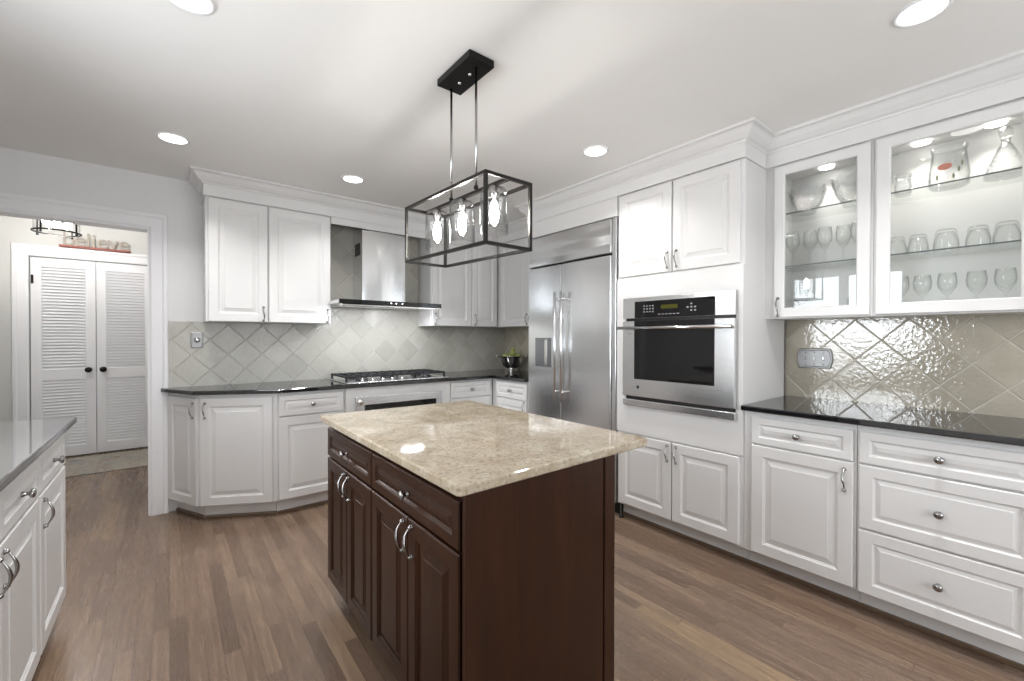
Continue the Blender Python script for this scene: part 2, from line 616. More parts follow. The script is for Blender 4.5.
window('window_1', fl, 1.0, 2.2, 0.97, 2.12, 2, 'white framed window above the left counter')
window('window_2', frr, -2.25, 0.35, 0.85, 2.14, 3, 'unseen wide window in the rear wall')  # out of view, added for the rear fill and sized for its light

# doorway casing
casing = [(0, 0), (0, 0.012), (0.012, 0.018), (0.070, 0.018), (0.082, 0.026), (0.100, 0.026), (0.104, 0.020), (0.104, 0)]
casing = [(-o, z) for o, z in casing]
struct('trim_1', MB().sweep([(-0.106, 0), (-0.106, 2.070), (-0.90, 2.070), (-0.90, 0)], [(-o, z) for o, z in casing], fb), M_TRIM, 'wide white casing around the hallway opening')
# hallway jamb lining
struct('trim_2', MB().sweep([(-0.106, 0), (-0.106, 2.070), (-0.90, 2.070), (-0.90, 0)], [(0.0, -0.125), (0.0, 0.005), (-0.012, 0.005), (-0.012, -0.125)], fb), M_TRIM, 'white jamb lining of the hallway opening')

# hallway
HY = 6.50
struct('wall_hall_end', MB().prism([(-1.45, 0), (-1.108, 0), (-1.108, 2.112), (-0.130, 2.112), (-0.130, 0), (0.75, 0), (0.75, 2.7), (-1.45, 2.7)], -0.15, 0, frame((0, HY - 0.02, 0), (0, -1, 0))), M_HALL, 'cream hallway wall over the louvred doors')
struct('wall_hall_left', MB().box(-1.47, -1.33, YB + 0.12, HY - 0.02, 0, 2.7), M_HALL, 'cream hallway side wall')
struct('wall_hall_right', MB().box(0.60, 0.74, YB + 0.12, HY - 0.02, 0, 2.7), M_HALL, 'cream hallway wall on the right')
struct('ceiling_hall', MB().box(-1.47, 0.75, YB + 0.12, HY + 0.13, 2.6, 2.7), M_CEIL, 'white hallway ceiling')
fh = frame((0, HY - 0.02, 0), (0, -1, 0))
struct('trim_3', MB().sweep([(-0.130, 0), (-0.130, 2.112), (-1.108, 2.112), (-1.108, 0)], [(-o * 1.10, z) for o, z in casing], fh), M_TRIM, 'white casing around the louvred closet doors')


def louvre_door(name, x0, x1, label, knob_side):
    f = frame((x0, HY, 0.018), (0, -1, 0))
    w, h = x1 - x0, 2.088
    st = 0.076
    rails = [(0.0, 0.112), (0.832, 0.942), (2.03, h)]
    b = MB()
    # stiles and rails as one plate with two openings
    us, vs_ = [0, st, w - st, w], [0, 0.105, 0.812, 0.922, 1.994, h]
    def grid(z):
        return [[b.bm.verts.new(f @ Vector((u, v, z))) for u in us] for v in vs_]
    g0, g1 = grid(-0.034), grid(0.0)
    holes = {(1, 1), (1, 3)}
    for j in range(5):
        for i in range(3):
            if (i, j) in holes:
                ring = [(j, i), (j, i + 1), (j + 1, i + 1), (j + 1, i)]
                for k in range(4):
                    p, q = ring[k], ring[(k + 1) % 4]
                    b.bm.faces.new((g0[p[0]][p[1]], g0[q[0]][q[1]], g1[q[0]][q[1]], g1[p[0]][p[1]]))
                continue
            for g in (g0, g1):
                b.bm.faces.new((g[j][i], g[j][i + 1], g[j + 1][i + 1], g[j + 1][i]))
    for i in range(3):
        for j in (0, 5):
            b.bm.faces.new((g0[j][i], g0[j][i + 1], g1[j][i + 1], g1[j][i]))
    for j in range(5):
        for i in (0, 3):
            b.bm.faces.new((g0[j][i], g0[j + 1][i], g1[j + 1][i], g1[j][i]))
    o = struct(name, b, M_TRIM, label)
    for v0, v1, nn in ((0.105, 0.812, 22), (0.922, 1.994, 33)):
        s_ = MB()
        pitch = (v1 - v0) / nn
        for k in range(nn):
            c = f @ Matrix.Translation((w / 2, v0 + (k + 0.5) * pitch, -0.016)) @ Matrix.Rotation(math.radians(52), 4, 'X')
            s_.box(-w / 2 + st - 0.003, w / 2 - st + 0.003, -0.0035, 0.0035, -0.021, 0.021, m=c)
        struct('louvre_slats', s_, M_TRIM, parent=o)
    kx = w - 0.055 if knob_side == 'R' else 0.055
    kf = f @ Matrix.Translation((kx, 0.912, 0.0))
    struct('knob', MB().lathe([(0.0, 0), (0.027, 0), (0.027, 0.006), (0.010, 0.012), (0.010, 0.030), (0.024, 0.038), (0.030, 0.050), (0.026, 0.062), (0.012, 0.068), (0.0, 0.069)], kf, 20), M_BLKMETAL, parent=o)
    if knob_side == 'R':
        for v in (0.25, 1.860):
            struct('hinge', MB().box(0.004, 0.022, v - 0.045, v + 0.045, 0.0, 0.008, 0.002, f), M_BLKMETAL, parent=o)
    return o


louvre_door('door_1', -1.100, -0.620, 'left white louvred closet door', 'R')
louvre_door('door_2', -0.614, -0.136, 'right white louvred closet door', 'L')
struct('wall_closet', MB().box(-1.2, 0.1, HY + 0.3, HY + 0.34, 0, 2.6), M_HALL, 'closet back wall')

rug = MB().box(-1.20, 0.30, 5.585, 6.42, 0.0005, 0.010, 0.003).build('runner_rug', M_RUG)
tag(rug, 'faded grey and tan rug before the louvred closet doors', 'rug')

# wooden sign on the closet casing
sg = thing('word_sign', 'cream cut-out word sign on a red-brown base above the closet doors', 'sign', (-0.58, HY - 0.035, 2.276))
SZ = 2.112 + 0.1146
sg.location.z = SZ
MB().box(-0.885, -0.330, HY - 0.085, HY - 0.025, SZ, SZ + 0.022, 0.003).build('base', M_SIGNBASE, sg)
xs = -0.870
for ch, wd in zip('believe', (0.090, 0.088, 0.042, 0.042, 0.088, 0.086, 0.088)):
    cu = bpy.data.curves.new('letter', 'FONT')
    cu.body = ch
    cu.size = 0.21
    cu.extrude = 0.008
    cu.materials.append(M_SIGNLET)
    tmp = bpy.data.objects.new('letter_source', cu)
    COL.objects.link(tmp)
    bpy.context.view_layer.update()
    me = bpy.data.meshes.new_from_object(tmp.evaluated_get(bpy.context.evaluated_depsgraph_get()))
    bpy.data.objects.remove(tmp)
    me.materials.clear()
    me.materials.append(M_SIGNLET)
    mm = Matrix.Translation(Vector((xs, HY - 0.055, SZ + 0.024)) - sg.location) @ Matrix.Rotation(PI / 2, 4, 'X')
    me.transform(mm)
    lo = bpy.data.objects.new('letter', me)
    COL.objects.link(lo)
    lo.parent = sg
    xs += wd * 1.0

# hallway ceiling light: a ring of glass panels with bulbs
hl = thing('hall_ceiling_light', 'black-ringed glass ceiling light glowing in the hallway opening', 'ceiling light', (-0.755, 5.40, 2.6))
T_ = Matrix.Translation((-0.755, 5.40, 0))
MB().lathe([(0.0, 2.60), (0.07, 2.60), (0.07, 2.575), (0.0, 2.575)], T_, 24).build('canopy', M_BLKMETAL, hl)
MB().tube([(-0.755, 5.40, 2.575), (-0.755, 5.40, 2.46)], 0.008).build('stem', M_BLKMETAL, hl)
for z in (2.190, 2.44):
    MB().lathe([(0.146, z), (0.154, z), (0.154, z + 0.012), (0.146, z + 0.012), (0.146, z)], T_, 40).build('ring', M_BLKMETAL, hl)
MB().lathe([(0.143, 2.192), (0.143, 2.45)], T_, 40).build('glass_drum', M_SHADE, hl)
for k in range(4):
    a = PI / 4 + k * PI / 2 + 0.25
    px, py = -0.755 + 0.15 * math.cos(a), 5.40 + 0.15 * math.sin(a)
    st_ = MB().box(px - 0.006, px + 0.006, py - 0.004, py + 0.004, 2.182, 2.45).build('strap', M_BLKMETAL, hl)
    MB().ball((px, py, 2.180), 0.010).build('finial', M_BLKMETAL, st_)
MB().tube([(-0.895, 5.40, 2.446), (-0.615, 5.40, 2.446)], 0.006).build('crossbar', M_BLKMETAL, hl)
for dx in (-0.07, 0.0, 0.07):
    so = MB().lathe([(0.0, 2.44), (0.014, 2.44), (0.014, 2.385), (0.0, 2.385)], Matrix.Translation((-0.755 + dx, 5.40, 0)), 14).build('socket', M_BLKMETAL, hl)
    MB().ball((-0.755 + dx, 5.40, 2.325), 0.032, sz=1.9).build('bulb', M_HALLBULB, so)

# ------------------------------------------------------------------ crown moulding over the cabinets
crown = [(0.004, 2.294), (0.010, 2.294), (0.010, 2.372), (0.018, 2.378), (0.020, 2.384), (0.034, 2.392), (0.052, 2.412), (0.064, 2.432), (0.070, 2.438), (0.086, 2.442), (0.086, CEIL), (-0.02, CEIL), (-0.02, 2.30)]
crown_path = [(0.2045, YB), (0.2045, 3.736), (2.798, 3.736), (2.798, 2.885), (2.50, 2.885), (2.50, 1.056), (2.78, 1.056), (2.78, -0.02), (XR, -0.02)]
struct('trim_4', MB().sweep(crown_path, crown), M_WHITE, 'white crown moulding and frieze above the wall cabinets')

# backsplash tile fields
struct('trim_5', MB().box(0.001, XR - 0.008, YB - 0.008, YB, 0.90, 1.404), M_TILE_B, 'pale diamond tile backsplash behind the cooktop')
struct('trim_6', MB().box(1.062, 1.994, YB - 0.0095, YB, 1.39, 2.30), M_TILE_B, 'pale diamond tile behind the range hood')
struct('trim_7', MB().box(XR - 0.008, XR, 2.89, YB - 0.008, 0.90, 1.404), M_TILE_R, 'beige diamond tile behind the colander')
struct('trim_8', MB().box(XR - 0.008, XR, -0.02, 1.056, 0.90, 1.418), M_TILE_R, 'glossy beige diamond tile backsplash on the right')

# ------------------------------------------------------------------ cabinet fronts
DT = 0.02


def door_prof(fr):
    return [(0.0, 0.0), (0.0, DT - 0.004), (0.004, DT), (fr, DT), (fr + 0.004, DT - 0.004), (fr + 0.008, DT - 0.005), (fr + 0.011, DT - 0.009), (fr + 0.017, DT - 0.009), (fr + 0.040, DT - 0.004), (fr + 0.0415, DT - 0.002)]


def drawer_prof(fr):
    return [(0.0, 0.0), (0.0, DT - 0.004), (0.004, DT), (fr, DT), (fr + 0.004, DT - 0.005), (fr + 0.008, DT - 0.009), (fr + 0.012, DT - 0.009), (fr + 0.026, DT - 0.004), (fr + 0.0275, DT - 0.002)]


def pull(m, length=0.10, mat=None):
    """bow pull with a bead at each end; local origin at its middle on the face, y up, z out"""
    b = MB()
    h = length / 2
    pts, rs = [], []
    for k in range(17):
        a = k / 16
        y = -h + length * a
        z = 0.006 + 0.020 * math.sin(PI * a) ** 0.8
        pts.append((0.004 * math.sin(2 * PI * a), y, z))
        rs.append(0.0026 + 0.0026 * math.sin(PI * a) ** 2)
    b.tube(pts, rs, m, 8)
    for y in (-h, h):
        b.ball((0, y, 0.006), 0.0075, m, n=10)
        b.lathe([(0.0, 0.0), (0.009, 0.0), (0.009, 0.003), (0.005, 0.006)], m @ Matrix.Translation((0, y, 0)), 10)
    return b


def knob(m):
    return MB().lathe([(0.0, 0), (0.010, 0), (0.009, 0.004), (0.006, 0.008), (0.006, 0.016), (0.014, 0.020), (0.0165, 0.025), (0.014, 0.030), (0.006, 0.0325), (0.0, 0.033)], m, 16)


def door(root, f, x0, x1, z0, z1, hx=None, hz=None, mat=None, fr=0.058, hl=0.10, hm=None):
    m = f @ Matrix.Translation((x0, z0, 0))
    d = MB().panel(x1 - x0, z1 - z0, door_prof(fr), m).build('door', mat or M_WHITE, root)
    if hx is not None:
        pull(f @ Matrix.Translation((hx, hz, DT)), hl).build('handle', hm or M_PEWTER, d)
    return d


def drawer(root, f, x0, x1, z0, z1, kx=None, mat=None, fr=0.036, km=None):
    m = f @ Matrix.Translation((x0, z0, 0))
    d = MB().panel(x1 - x0, z1 - z0, drawer_prof(fr), m).build('drawer', mat or M_WHITE, root)
    kx = (x0 + x1) / 2 if kx is None else kx
    knob(f @ Matrix.Translation((kx, (z0 + z1) / 2, DT - 0.002))).build('knob', km or M_PEWTER, d)
    return d


CT0, CT1 = 0.888, 0.917    # underside and top of the black worktops

# ---- right run, base cabinets (face X = 2.52, doors to 2.50)
fR = frame((2.52, 0, 0), (-1, 0, 0))   # local x = -Y


def base_cab(label, f, x0, x1, depth, group=None, toe=0.07, z0=0.105, mat=None, name='base_cabinet', floor_z=0.0):
    loc = f @ Vector(((x0 + x1) / 2, 0, -depth / 2))
    r = thing(name, label, 'cabinet', (loc.x, loc.y, 0), group)
    MB().box(x0, x1, z0, CT0, -depth, 0.0, 0.001, f, 1).build('carcass', mat or M_WHITE, r)
    MB().box(x0, x1, floor_z, z0, -depth, -toe, 0.0, f).build('toe_kick', mat or M_WHITE, r)
    MB().box(x0, x1, 0.0, 0.022, -toe, -toe + 0.012, 0.003, f).build('shoe_moulding', M_SHOE, r)
    return r


rb = base_cab('white base cabinet with one drawer and one door, just right of the wall oven cabinet', fR, -1.054, -0.550, 0.578)
drawer(rb, fR, -1.010, -0.562, 0.712, 0.858, -0.790)
door(rb, fR, -1.010, -0.560, 0.115, 0.704, -0.594, 0.617)
rb = base_cab('white base cabinet with three stacked drawers under the right counter', fR, -0.548, 0.02, 0.578)
drawer(rb, fR, -0.539, 0.005, 0.712, 0.858, -0.272)
drawer(rb, fR, -0.539, 0.005, 0.411, 0.704, -0.272, fr=0.05)
drawer(rb, fR, -0.539, 0.005, 0.110, 0.403, -0.272, fr=0.05)

# ---- tall oven cabinet
tc = thing('oven_cabinet', 'tall white cabinet built around the wall oven, doors above and below', 'cabinet', (2.82, 1.486, 0))
MB().box(-1.922, -1.056, 0.105, 0.800, -0.578, 0, 0.001, fR, 1).build('lower_carcass', M_WHITE, tc)
MB().box(-1.922, -1.056, 1.585, 2.30, -0.578, 0, 0.001, fR, 1).build('upper_carcass', M_WHITE, tc)
MB().box(-1.922, -1.896, 0.800, 1.585, -0.578, 0, 0.0, fR).build('side_panel', M_WHITE, tc)
MB().box(-1.082, -1.056, 0.800, 1.585, -0.578, 0, 0.0, fR).build('side_panel', M_WHITE, tc)
MB().ringpanel((-1.920, -1.057, 0.628, 1.704), (-1.842, -1.095, 0.828, 1.554), 0.0, 0.016, fR).build('oven_surround', M_WHITE, tc)
MB().box(-1.922, -1.056, 0.0, 0.105, -0.578, -0.07, 0.0, fR).build('toe_kick', M_WHITE, tc)
MB().box(-1.922, -1.056, 0.0, 0.022, -0.07, -0.058, 0.003, fR).build('shoe_moulding', M_SHOE, tc)
door(tc, fR, -1.904, -1.498, 1.712, 2.288, -1.525, 1.790)
door(tc, fR, -1.488, -1.078, 1.712, 2.288, -1.461, 1.790)
door(tc, fR, -1.902, -1.494, 0.120, 0.618, -1.520, 0.545)
door(tc, fR, -1.486, -1.076, 0.120, 0.618, -1.458, 0.545)
lg = MB().lathe([(0.0, 0), (0.018, 0), (0.018, 0.008), (0.010, 0.012), (0.010, 0.105), (0, 0.105)], Matrix.Translation((2.535, 1.90, 0)), 12).build('levelling_leg', M_BLKPLASTIC, tc)

# ---- wall oven
wo = thing('built_in_oven', 'stainless steel built-in wall oven with a black glass window', 'oven', (2.75, 1.48, 0.83))
K = 1.0


def yz(y, z):
    return -y * K, z


x0, z0 = yz(1.847, 0.823)
x1, z1 = yz(1.088, 1.560)
MB().box(x0 + 0.012, x1 - 0.012, z0 + 0.01, z1 - 0.01, -0.52, 0.022, 0, fR).build('oven_body', M_BLKPLASTIC, wo)
zc = yz(0, 1.419)[1]
cp = MB().box(x0, x1, zc, z1, 0.022, 0.045, 0.003, fR).build('control_panel', M_STEEL, wo)
gx0, gx1 = yz(1.750, 0)[0], yz(1.201, 0)[0]
g = MB().box(gx0, gx1, zc + 0.002, yz(0, 1.532)[1], 0.045, 0.048, 0.001, fR, 1).build('control_glass', M_BLKGLASS, cp)
MB().box(gx0 + 0.20, gx0 + 0.315, zc + 0.057, zc + 0.082, 0.048, 0.0488, 0, fR).build('display', M_LCD, cp)
kb = MB()
for i in range(4):
    for j in range(3):
        kb.box(gx0 + 0.07 + i * 0.022, gx0 + 0.080 + i * 0.022, zc + 0.038 + j * 0.019, zc + 0.046 + j * 0.019, 0.048, 0.0485, 0, fR)
kb.build('number_keys', M_GREYPRINT, cp)
kb = MB()
for i, j in ((0, 1), (1, 0), (1, 1), (1, 2), (2, 1), (2, 0)):
    kb.box(gx0 + 0.375 + i * 0.024, gx0 + 0.387 + i * 0.024, zc + 0.034 + j * 0.020, zc + 0.043 + j * 0.020, 0.048, 0.0485, 0, fR)
kb.build('arrow_keys', M_GREYPRINT, cp)
kb = MB()
for i in range(6):
    kb.box(gx0 + 0.18 + i * 0.026, gx0 + 0.196 + i * 0.026, zc + 0.020, zc + 0.025, 0.048, 0.0485, 0, fR)
kb.build('function_keys', M_GREYPRINT, cp)
zd0, zd1 = yz(0, 0.890)[1], yz(0, 1.402)[1]
dd = MB().box(x0, x1, zd0, zd1, 0.022, 0.050, 0.004, fR).build('oven_door', M_STEEL, wo)
MB().box(gx0, gx1, yz(0, 1.009)[1], zd1 - 0.001, 0.050, 0.0525, 0.001, fR, 1).build('door_glass', M_BLKGLASS, dd)
hy = yz(0, 1.354)[1]
hd = MB().tube([fR @ Vector((x0 - 0.006, hy, 0.095)), fR @ Vector((x1 + 0.002, hy, 0.095))], 0.0105, n=14).build('handle', M_CHROME, dd)
for hx in (x0 + 0.05, x1 - 0.05):
    MB().box(hx - 0.012, hx + 0.012, hy - 0.010, hy + 0.010, 0.050, 0.093, 0.003, fR).build('handle_bracket', M_STEEL, dd)
MB().ball((x0 + 0.065, hy - 0.033, 0.050), 0.022, fR, 1.0, 0.42, 0.12).build('oval_badge', M_GREYPRINT, dd)
MB().box(x0 + 0.118, x0 + 0.134, zd0 + 0.055, zd0 + 0.075, 0.050, 0.0512, 0, fR).build('square_badge', M_BLKPLASTIC, dd)
MB().box(x0 + 0.080, x0 + 0.112, zd0 + 0.061, zd0 + 0.068, 0.050, 0.0508, 0, fR).build('badge_lettering', M_GREYPRINT, dd)
MB().box(x0, x1, z0, yz(0, 0.868)[1], 0.022, 0.045, 0.004, fR).build('lower_vent_trim', M_STEEL, wo)

# ---- refrigerator
fg = thing('refrigerator', 'tall stainless steel side-by-side refrigerator beside the wall oven', 'refrigerator', (2.80, 2.405, 0))
MB().box(-2.880, -1.926, 0.10, 2.155, -0.58, -0.010, 0.0, fR).build('case', M_BLKPLASTIC, fg)
MB().box(-2.880, -1.926, 0.0, 0.10, -0.55, -0.05, 0.0, fR).build('toe_grille', M_BLKPLASTIC, fg)
MB().box(-2.872, -1.966, 1.900, 2.150, -0.010, 0.028, 0.006, fR).build('top_grille_panel', M_STEELW, fg)
ld = MB().box(-2.872, -2.470, 0.11, 1.886, -0.010, 0.028, 0.005, fR).build('left_door', M_FRIDGE, fg)
rd = MB().box(-2.464, -1.966, 0.11, 1.886, -0.010, 0.028, 0.005, fR).build('right_door', M_FRIDGE, fg)
MB().box(-1.962, -1.928, 0.10, 2.155, -0.010, 0.020, 0.003, fR).build('side_trim', M_STEEL, fg)
for d_, hx in ((ld, -2.492), (rd, -2.420)):
    h_ = MB().tube([fR @ Vector((hx, 0.772, 0.080)), fR @ Vector((hx, 1.657, 0.080))], 0.0100, n=14).build('handle', M_STEEL, d_)
for d_, hx in ((ld, -2.492), (rd, -2.420)):
    for z in (0.85, 1.60):
        MB().tube([fR @ Vector((hx, z, 0.026)), fR @ Vector((hx, z, 0.080))], 0.010, n=10).build('handle_post', M_CHROME, d_)
MB().ringpanel((-2.790, -2.560, 1.020, 1.302), (-2.775, -2.575, 1.040, 1.285), 0.026, 0.034, fR).build('dispenser_frame', M_STEEL, ld)
MB().box(-2.776, -2.574, 1.039, 1.286, 0.026, 0.0295, 0.0, fR).build('dispenser_recess', plain('grey_recess', rgb(140, 142, 146), 0.25, 0.8), ld)
MB().box(-2.660, -2.628, 1.06, 1.27, 0.029, 0.036, 0.002, fR).build('dispenser_paddle', M_CHROME, ld)

# ---- panels that box the refrigerator in
fs = thing('refrigerator_surround', 'white panel boxed over the top of the steel refrigerator', 'cabinet', (2.8, 2.405, 2.16))
MB().box(-2.885, -1.923, 2.160, 2.300, -0.578, 0.018, 0.001, fR, 1).build('top_panel', M_WHITE, fs)
MB().box(-2.902, -2.885, 0.0, 2.300, -0.578, 0.0, 0.0, fR).build('side_panel', M_WHITE, fs)

# ---- glazed wall cabinets
fG = frame((2.80, 0, 0), (-1, 0, 0))


def glass_cab(label, x0, x1, dx0, dx1, hx):
    r = thing('glass_cabinet', label, 'cabinet', (2.97, -(x0 + x1) / 2, 1.402), 'glazed wall cabinets')
    m = fG @ Matrix.Translation((x0, 1.402, 0))
    MB().openbox(x1 - x0, 2.30 - 1.402, 0.29, 0.018, m).build('carcass', M_WHITE, r)
    z0, z1 = 1.408, 2.288
    fr = 0.056
    prof = [(0.0, 0.0), (0.0, DT - 0.004), (0.004, DT), (fr - 0.006, DT), (fr, DT - 0.005), (fr, 0.002)]
    b = MB()
    w, h = dx1 - dx0, z1 - z0
    mm = fG @ Matrix.Translation((dx0, z0, 0))
    loops = [b._v([(i, i, z), (w - i, i, z), (w - i, h - i, z), (i, h - i, z)], mm) for i, z in prof]
    b.rings(loops + [loops[0]], False, False)
    d = b.build('door', M_WHITE, r)
    MB().box(dx0 + fr - 0.001, dx1 - fr + 0.001, z0 + fr - 0.001, z1 - fr + 0.001, 0.004, 0.007, m=fG).build('pane', M_PANE, d)
    if hx is not None:
        pull(fG @ Matrix.Translation((hx, 1.470, DT)), 0.10).build('handle', M_PEWTER, d)
    for z in (1.709, 2.017):
        s_ = MB().box(x0 + 0.0185, x1 - 0.0185, z - 0.007, z, -0.268, -0.022, m=fG).build('shelf', M_SHELF, r)
        MB().box(x0 + 0.0185, x1 - 0.0185, z - 0.007, z, -0.022, -0.0195, m=fG).build('shelf_edge', M_SHELFEDGE, s_)
    return r


GC1 = glass_cab('narrower glazed white wall cabinet right of the wall oven cabinet', -1.025, -0.552, -1.006, -0.563, -0.981)
GC2 = glass_cab('wider glazed white wall cabinet at the right edge, tumblers on its middle shelf', -0.550, 0.000, -0.541, -0.010, -0.034)
fil = MB().box(-1.056, -1.025, 1.402, 2.30, -0.30, 0.0, 0, fG).build('filler_strip', M_WHITE, GC1)


def puck(r, y, x=2.97):
    a = MB().lathe([(0.0, 2.282), (0.036, 2.282), (0.036, 2.272), (0.030, 2.270), (0.0, 2.270)], Matrix.Translation((x, y, 0)), 20).build('puck_light', M_CABLENS, r)
    area_light('puck_lamp', (x, y, 2.266), (0, 0, -1), 0.06, 0.06, CAB_W, (1, 0.955, 0.88), r, 'DISK', 105)


puck(GC1, 0.80)
puck(GC2, 0.40)
puck(GC2, 0.15)

# ---- back run base cabinets
fB = frame((0, 3.450, 0), (0, -1, 0))     # local x = X
DB = YB - 3.450 - 0.010
bc = base_cab('white base cabinet with one drawer and one door left of the cooktop', fB, 0.612, 1.080, DB, toe=0.045)
drawer(bc, fB, 0.614, 1.066, 0.717, 0.866)
door(bc, fB, 0.614, 1.066, 0.114, 0.708, 1.036, 0.62)
bc = thing('oven_base_cabinet', 'white base cabinet below the cooktop, framing the warming drawer', 'cabinet', (1.55, 3.74, 0))
for xx in (1.082, 2.004):
    MB().box(xx, xx + 0.018, 0.105, CT0, -DB + 0.02, 0, 0.0, fB).build('side_panel', M_WHITE, bc)
MB().box(1.100, 2.004, 0.105, 0.325, -DB + 0.02, 0, 0.0, fB).build('lower_carcass', M_WHITE, bc)
MB().ringpanel((1.083, 2.021, 0.106, CT0 - 0.001), (1.158, 1.930, 0.330, 0.808), 0.0, 0.018, fB).build('face_panel', M_WHITE, bc)
MB().box(1.082, 2.022, 0.0, 0.105, -DB, -0.045, 0, fB).build('toe_kick', M_WHITE, bc)
MB().box(1.082, 2.022, 0.0, 0.022, -0.045, -0.033, 0.003, fB).build('shoe_moulding', M_SHOE, bc)
bc = base_cab('white base cabinet with a drawer right of the cooktop, beside the corner', fB, 2.024, 2.516, DB, toe=0.045)
drawer(bc, fB, 2.036, 2.482, 0.722, 0.868)
door(bc, fB, 2.036, 2.482, 0.114, 0.712, 2.066, 0.62)
bc = base_cab('short white corner base cabinet tucked against the refrigerator', fR, -3.446, -2.904, 0.578)
drawer(bc, fR, -3.364, -2.910, 0.716, 0.866)
door(bc, fR, -3.364, -2.910, 0.115, 0.708, -2.940, 0.650)

# warming oven under the cooktop
wv = thing('warming_drawer', 'stainless warming drawer set into the white panel under the cooktop', 'oven', (1.55, 3.65, 0.34))
MB().box(1.164, 1.924, 0.335, 0.803, -0.40, 0.010, 0, fB).build('oven_body', M_BLKPLASTIC, wv)
cpn = MB().box(1.154, 1.934, 0.742, 0.810, 0.0188, 0.036, 0.003, fB).build('control_panel', M_STEEL, wv)
MB().box(1.154, 1.228, 0.335, 0.741, 0.0188, 0.034, 0.003, fB).build('side_trim', M_STEEL, wv)
MB().box(1.872, 1.934, 0.335, 0.741, 0.0188, 0.034, 0.003, fB).build('side_trim', M_STEEL, wv)
MB().lathe([(0.0, 0), (0.026, 0), (0.026, 0.012), (0.018, 0.026), (0, 0.027)], fB @ Matrix.Translation((1.190, 0.772, 0.034)), 16).build('control_knob', M_CHROME, cpn)
dg = MB().box(1.229, 1.871, 0.335, 0.736, 0.0188, 0.026, 0.002, fB).build('door_glass', M_BLKGLASS, wv)
MB().tube([fB @ Vector((1.25, 0.690, 0.052)), fB @ Vector((1.85, 0.690, 0.052))], 0.009).build('handle', M_CHROME, dg)
for hx in (1.29, 1.81):
    MB().box(hx - 0.008, hx + 0.008, 0.683, 0.697, 0.024, 0.050, 0.002, fB).build('handle_bracket', M_CHROME, dg)

# angled end cabinet
A0, A1, A2 = Vector((-0.022, YB - 0.010)), Vector((0.151, 3.676)), Vector((0.612, 3.430))
ec = thing('angled_end_cabinet', 'white base cabinet with two angled doors beside the hallway casing', 'cabinet', (0.36, 3.80, 0))


def inset_poly(pts, d):
    return pts


def off(p, q, d):
    t = (q - p).normalized()
    return Vector((-t.y, t.x)) * d     # to the inside (left of the run)


def isect(p, r, q, s):
    den = r.x * s.y - r.y * s.x
    u = ((q.x - p.x) * s.y - (q.y - p.y) * s.x) / den
    return p + r * u


def offset_front(d):
    """the front polyline A0-A1-A2 moved inward by d, ended at the wall and at x = 0.648"""
    o1, o2 = off(A0, A1, d), off(A1, A2, d)
    c = isect(A0 + o1, A1 - A0, A1 + o2, A2 - A1)
    a = isect(A0 + o1, A1 - A0, Vector((0, YB - 0.010)), Vector((1, 0)))
    b = isect(A1 + o2, A2 - A1, Vector((0.610, 0)), Vector((0, 1)))
    return a, c, b


a, c, b = offset_front(DT)
MB().prism([a, c, b, Vector((0.610, YB - 0.010))], 0.105, CT0).build('carcass', M_WHITE, ec)
a, c, b = offset_front(0.066)
MB().prism([a, c, b, Vector((0.610, YB - 0.010))], 0.0, 0.105).build('toe_kick', M_WHITE, ec)
MB().sweep([a, c, b], [(0, 0), (0.014, 0), (0.014, 0.012), (0.008, 0.022), (0, 0.022)]).build('shoe_moulding', M_SHOE, ec)
a, c, b = offset_front(DT)
n1 = Vector((A1.y - A0.y, -(A1.x - A0.x), 0)).normalized()
n2 = Vector((A2.y - A1.y, -(A2.x - A1.x), 0)).normalized()
f1 = frame((a.x, a.y, 0), n1)
L1, L2 = (c - a).length, (b - c).length
f2 = frame((c.x, c.y, 0), n2)
door(ec, f1, 0.018, L1 - 0.004, 0.108, 0.862, L1 - 0.040, 0.775, hm=M_PEWTER)
door(ec, f2, 0.010, L2 - 0.030, 0.108, 0.862, 0.042, 0.775, hm=M_PEWTER)

# ---- worktops
OV = 0.030
a, c, b = offset_front(-OV)
a = isect(a, c - a, Vector((0, YB - 0.03)), Vector((1, 0)))
ct = MB().prism([(a.x, YB - 0.03), (c.x, c.y), (0.610, 3.430 - OV), (2.474, 3.430 - OV), (2.474, 2.904), (XR - 0.009, 2.904), (XR - 0.009, YB - 0.010), (0.006, YB - 0.010), (0.0, YB - 0.030)], CT0, CT1, bev=0.006).build('worktop', M_BLACK)
tag(ct, 'L-shaped black granite worktop carrying the cooktop and the colander', 'worktop')
ct = MB().prism([(2.472, 1.054), (2.472, -0.02), (XR - 0.009, -0.02), (XR - 0.009, 1.054)], CT0, CT1, bev=0.006).build('worktop', M_BLACK)
tag(ct, 'black granite worktop under the glazed wall cabinets', 'worktop')

# ---- wall cabinets on the back wall
fU = frame((0, 3.756, 0), (0, -1, 0))
UZ = 1.400


def wall_cab(label, f, x0, x1, depth, z0=UZ, z1=2.30):
    loc = f @ Vector(((x0 + x1) / 2, 0, -depth / 2))
    r = thing('wall_cabinet', label, 'cabinet', (loc.x, loc.y, z0))
    MB().box(x0, x1, z0, z1, -depth, 0, 0.001, f, 1).build('carcass', M_WHITE, r)
    return r


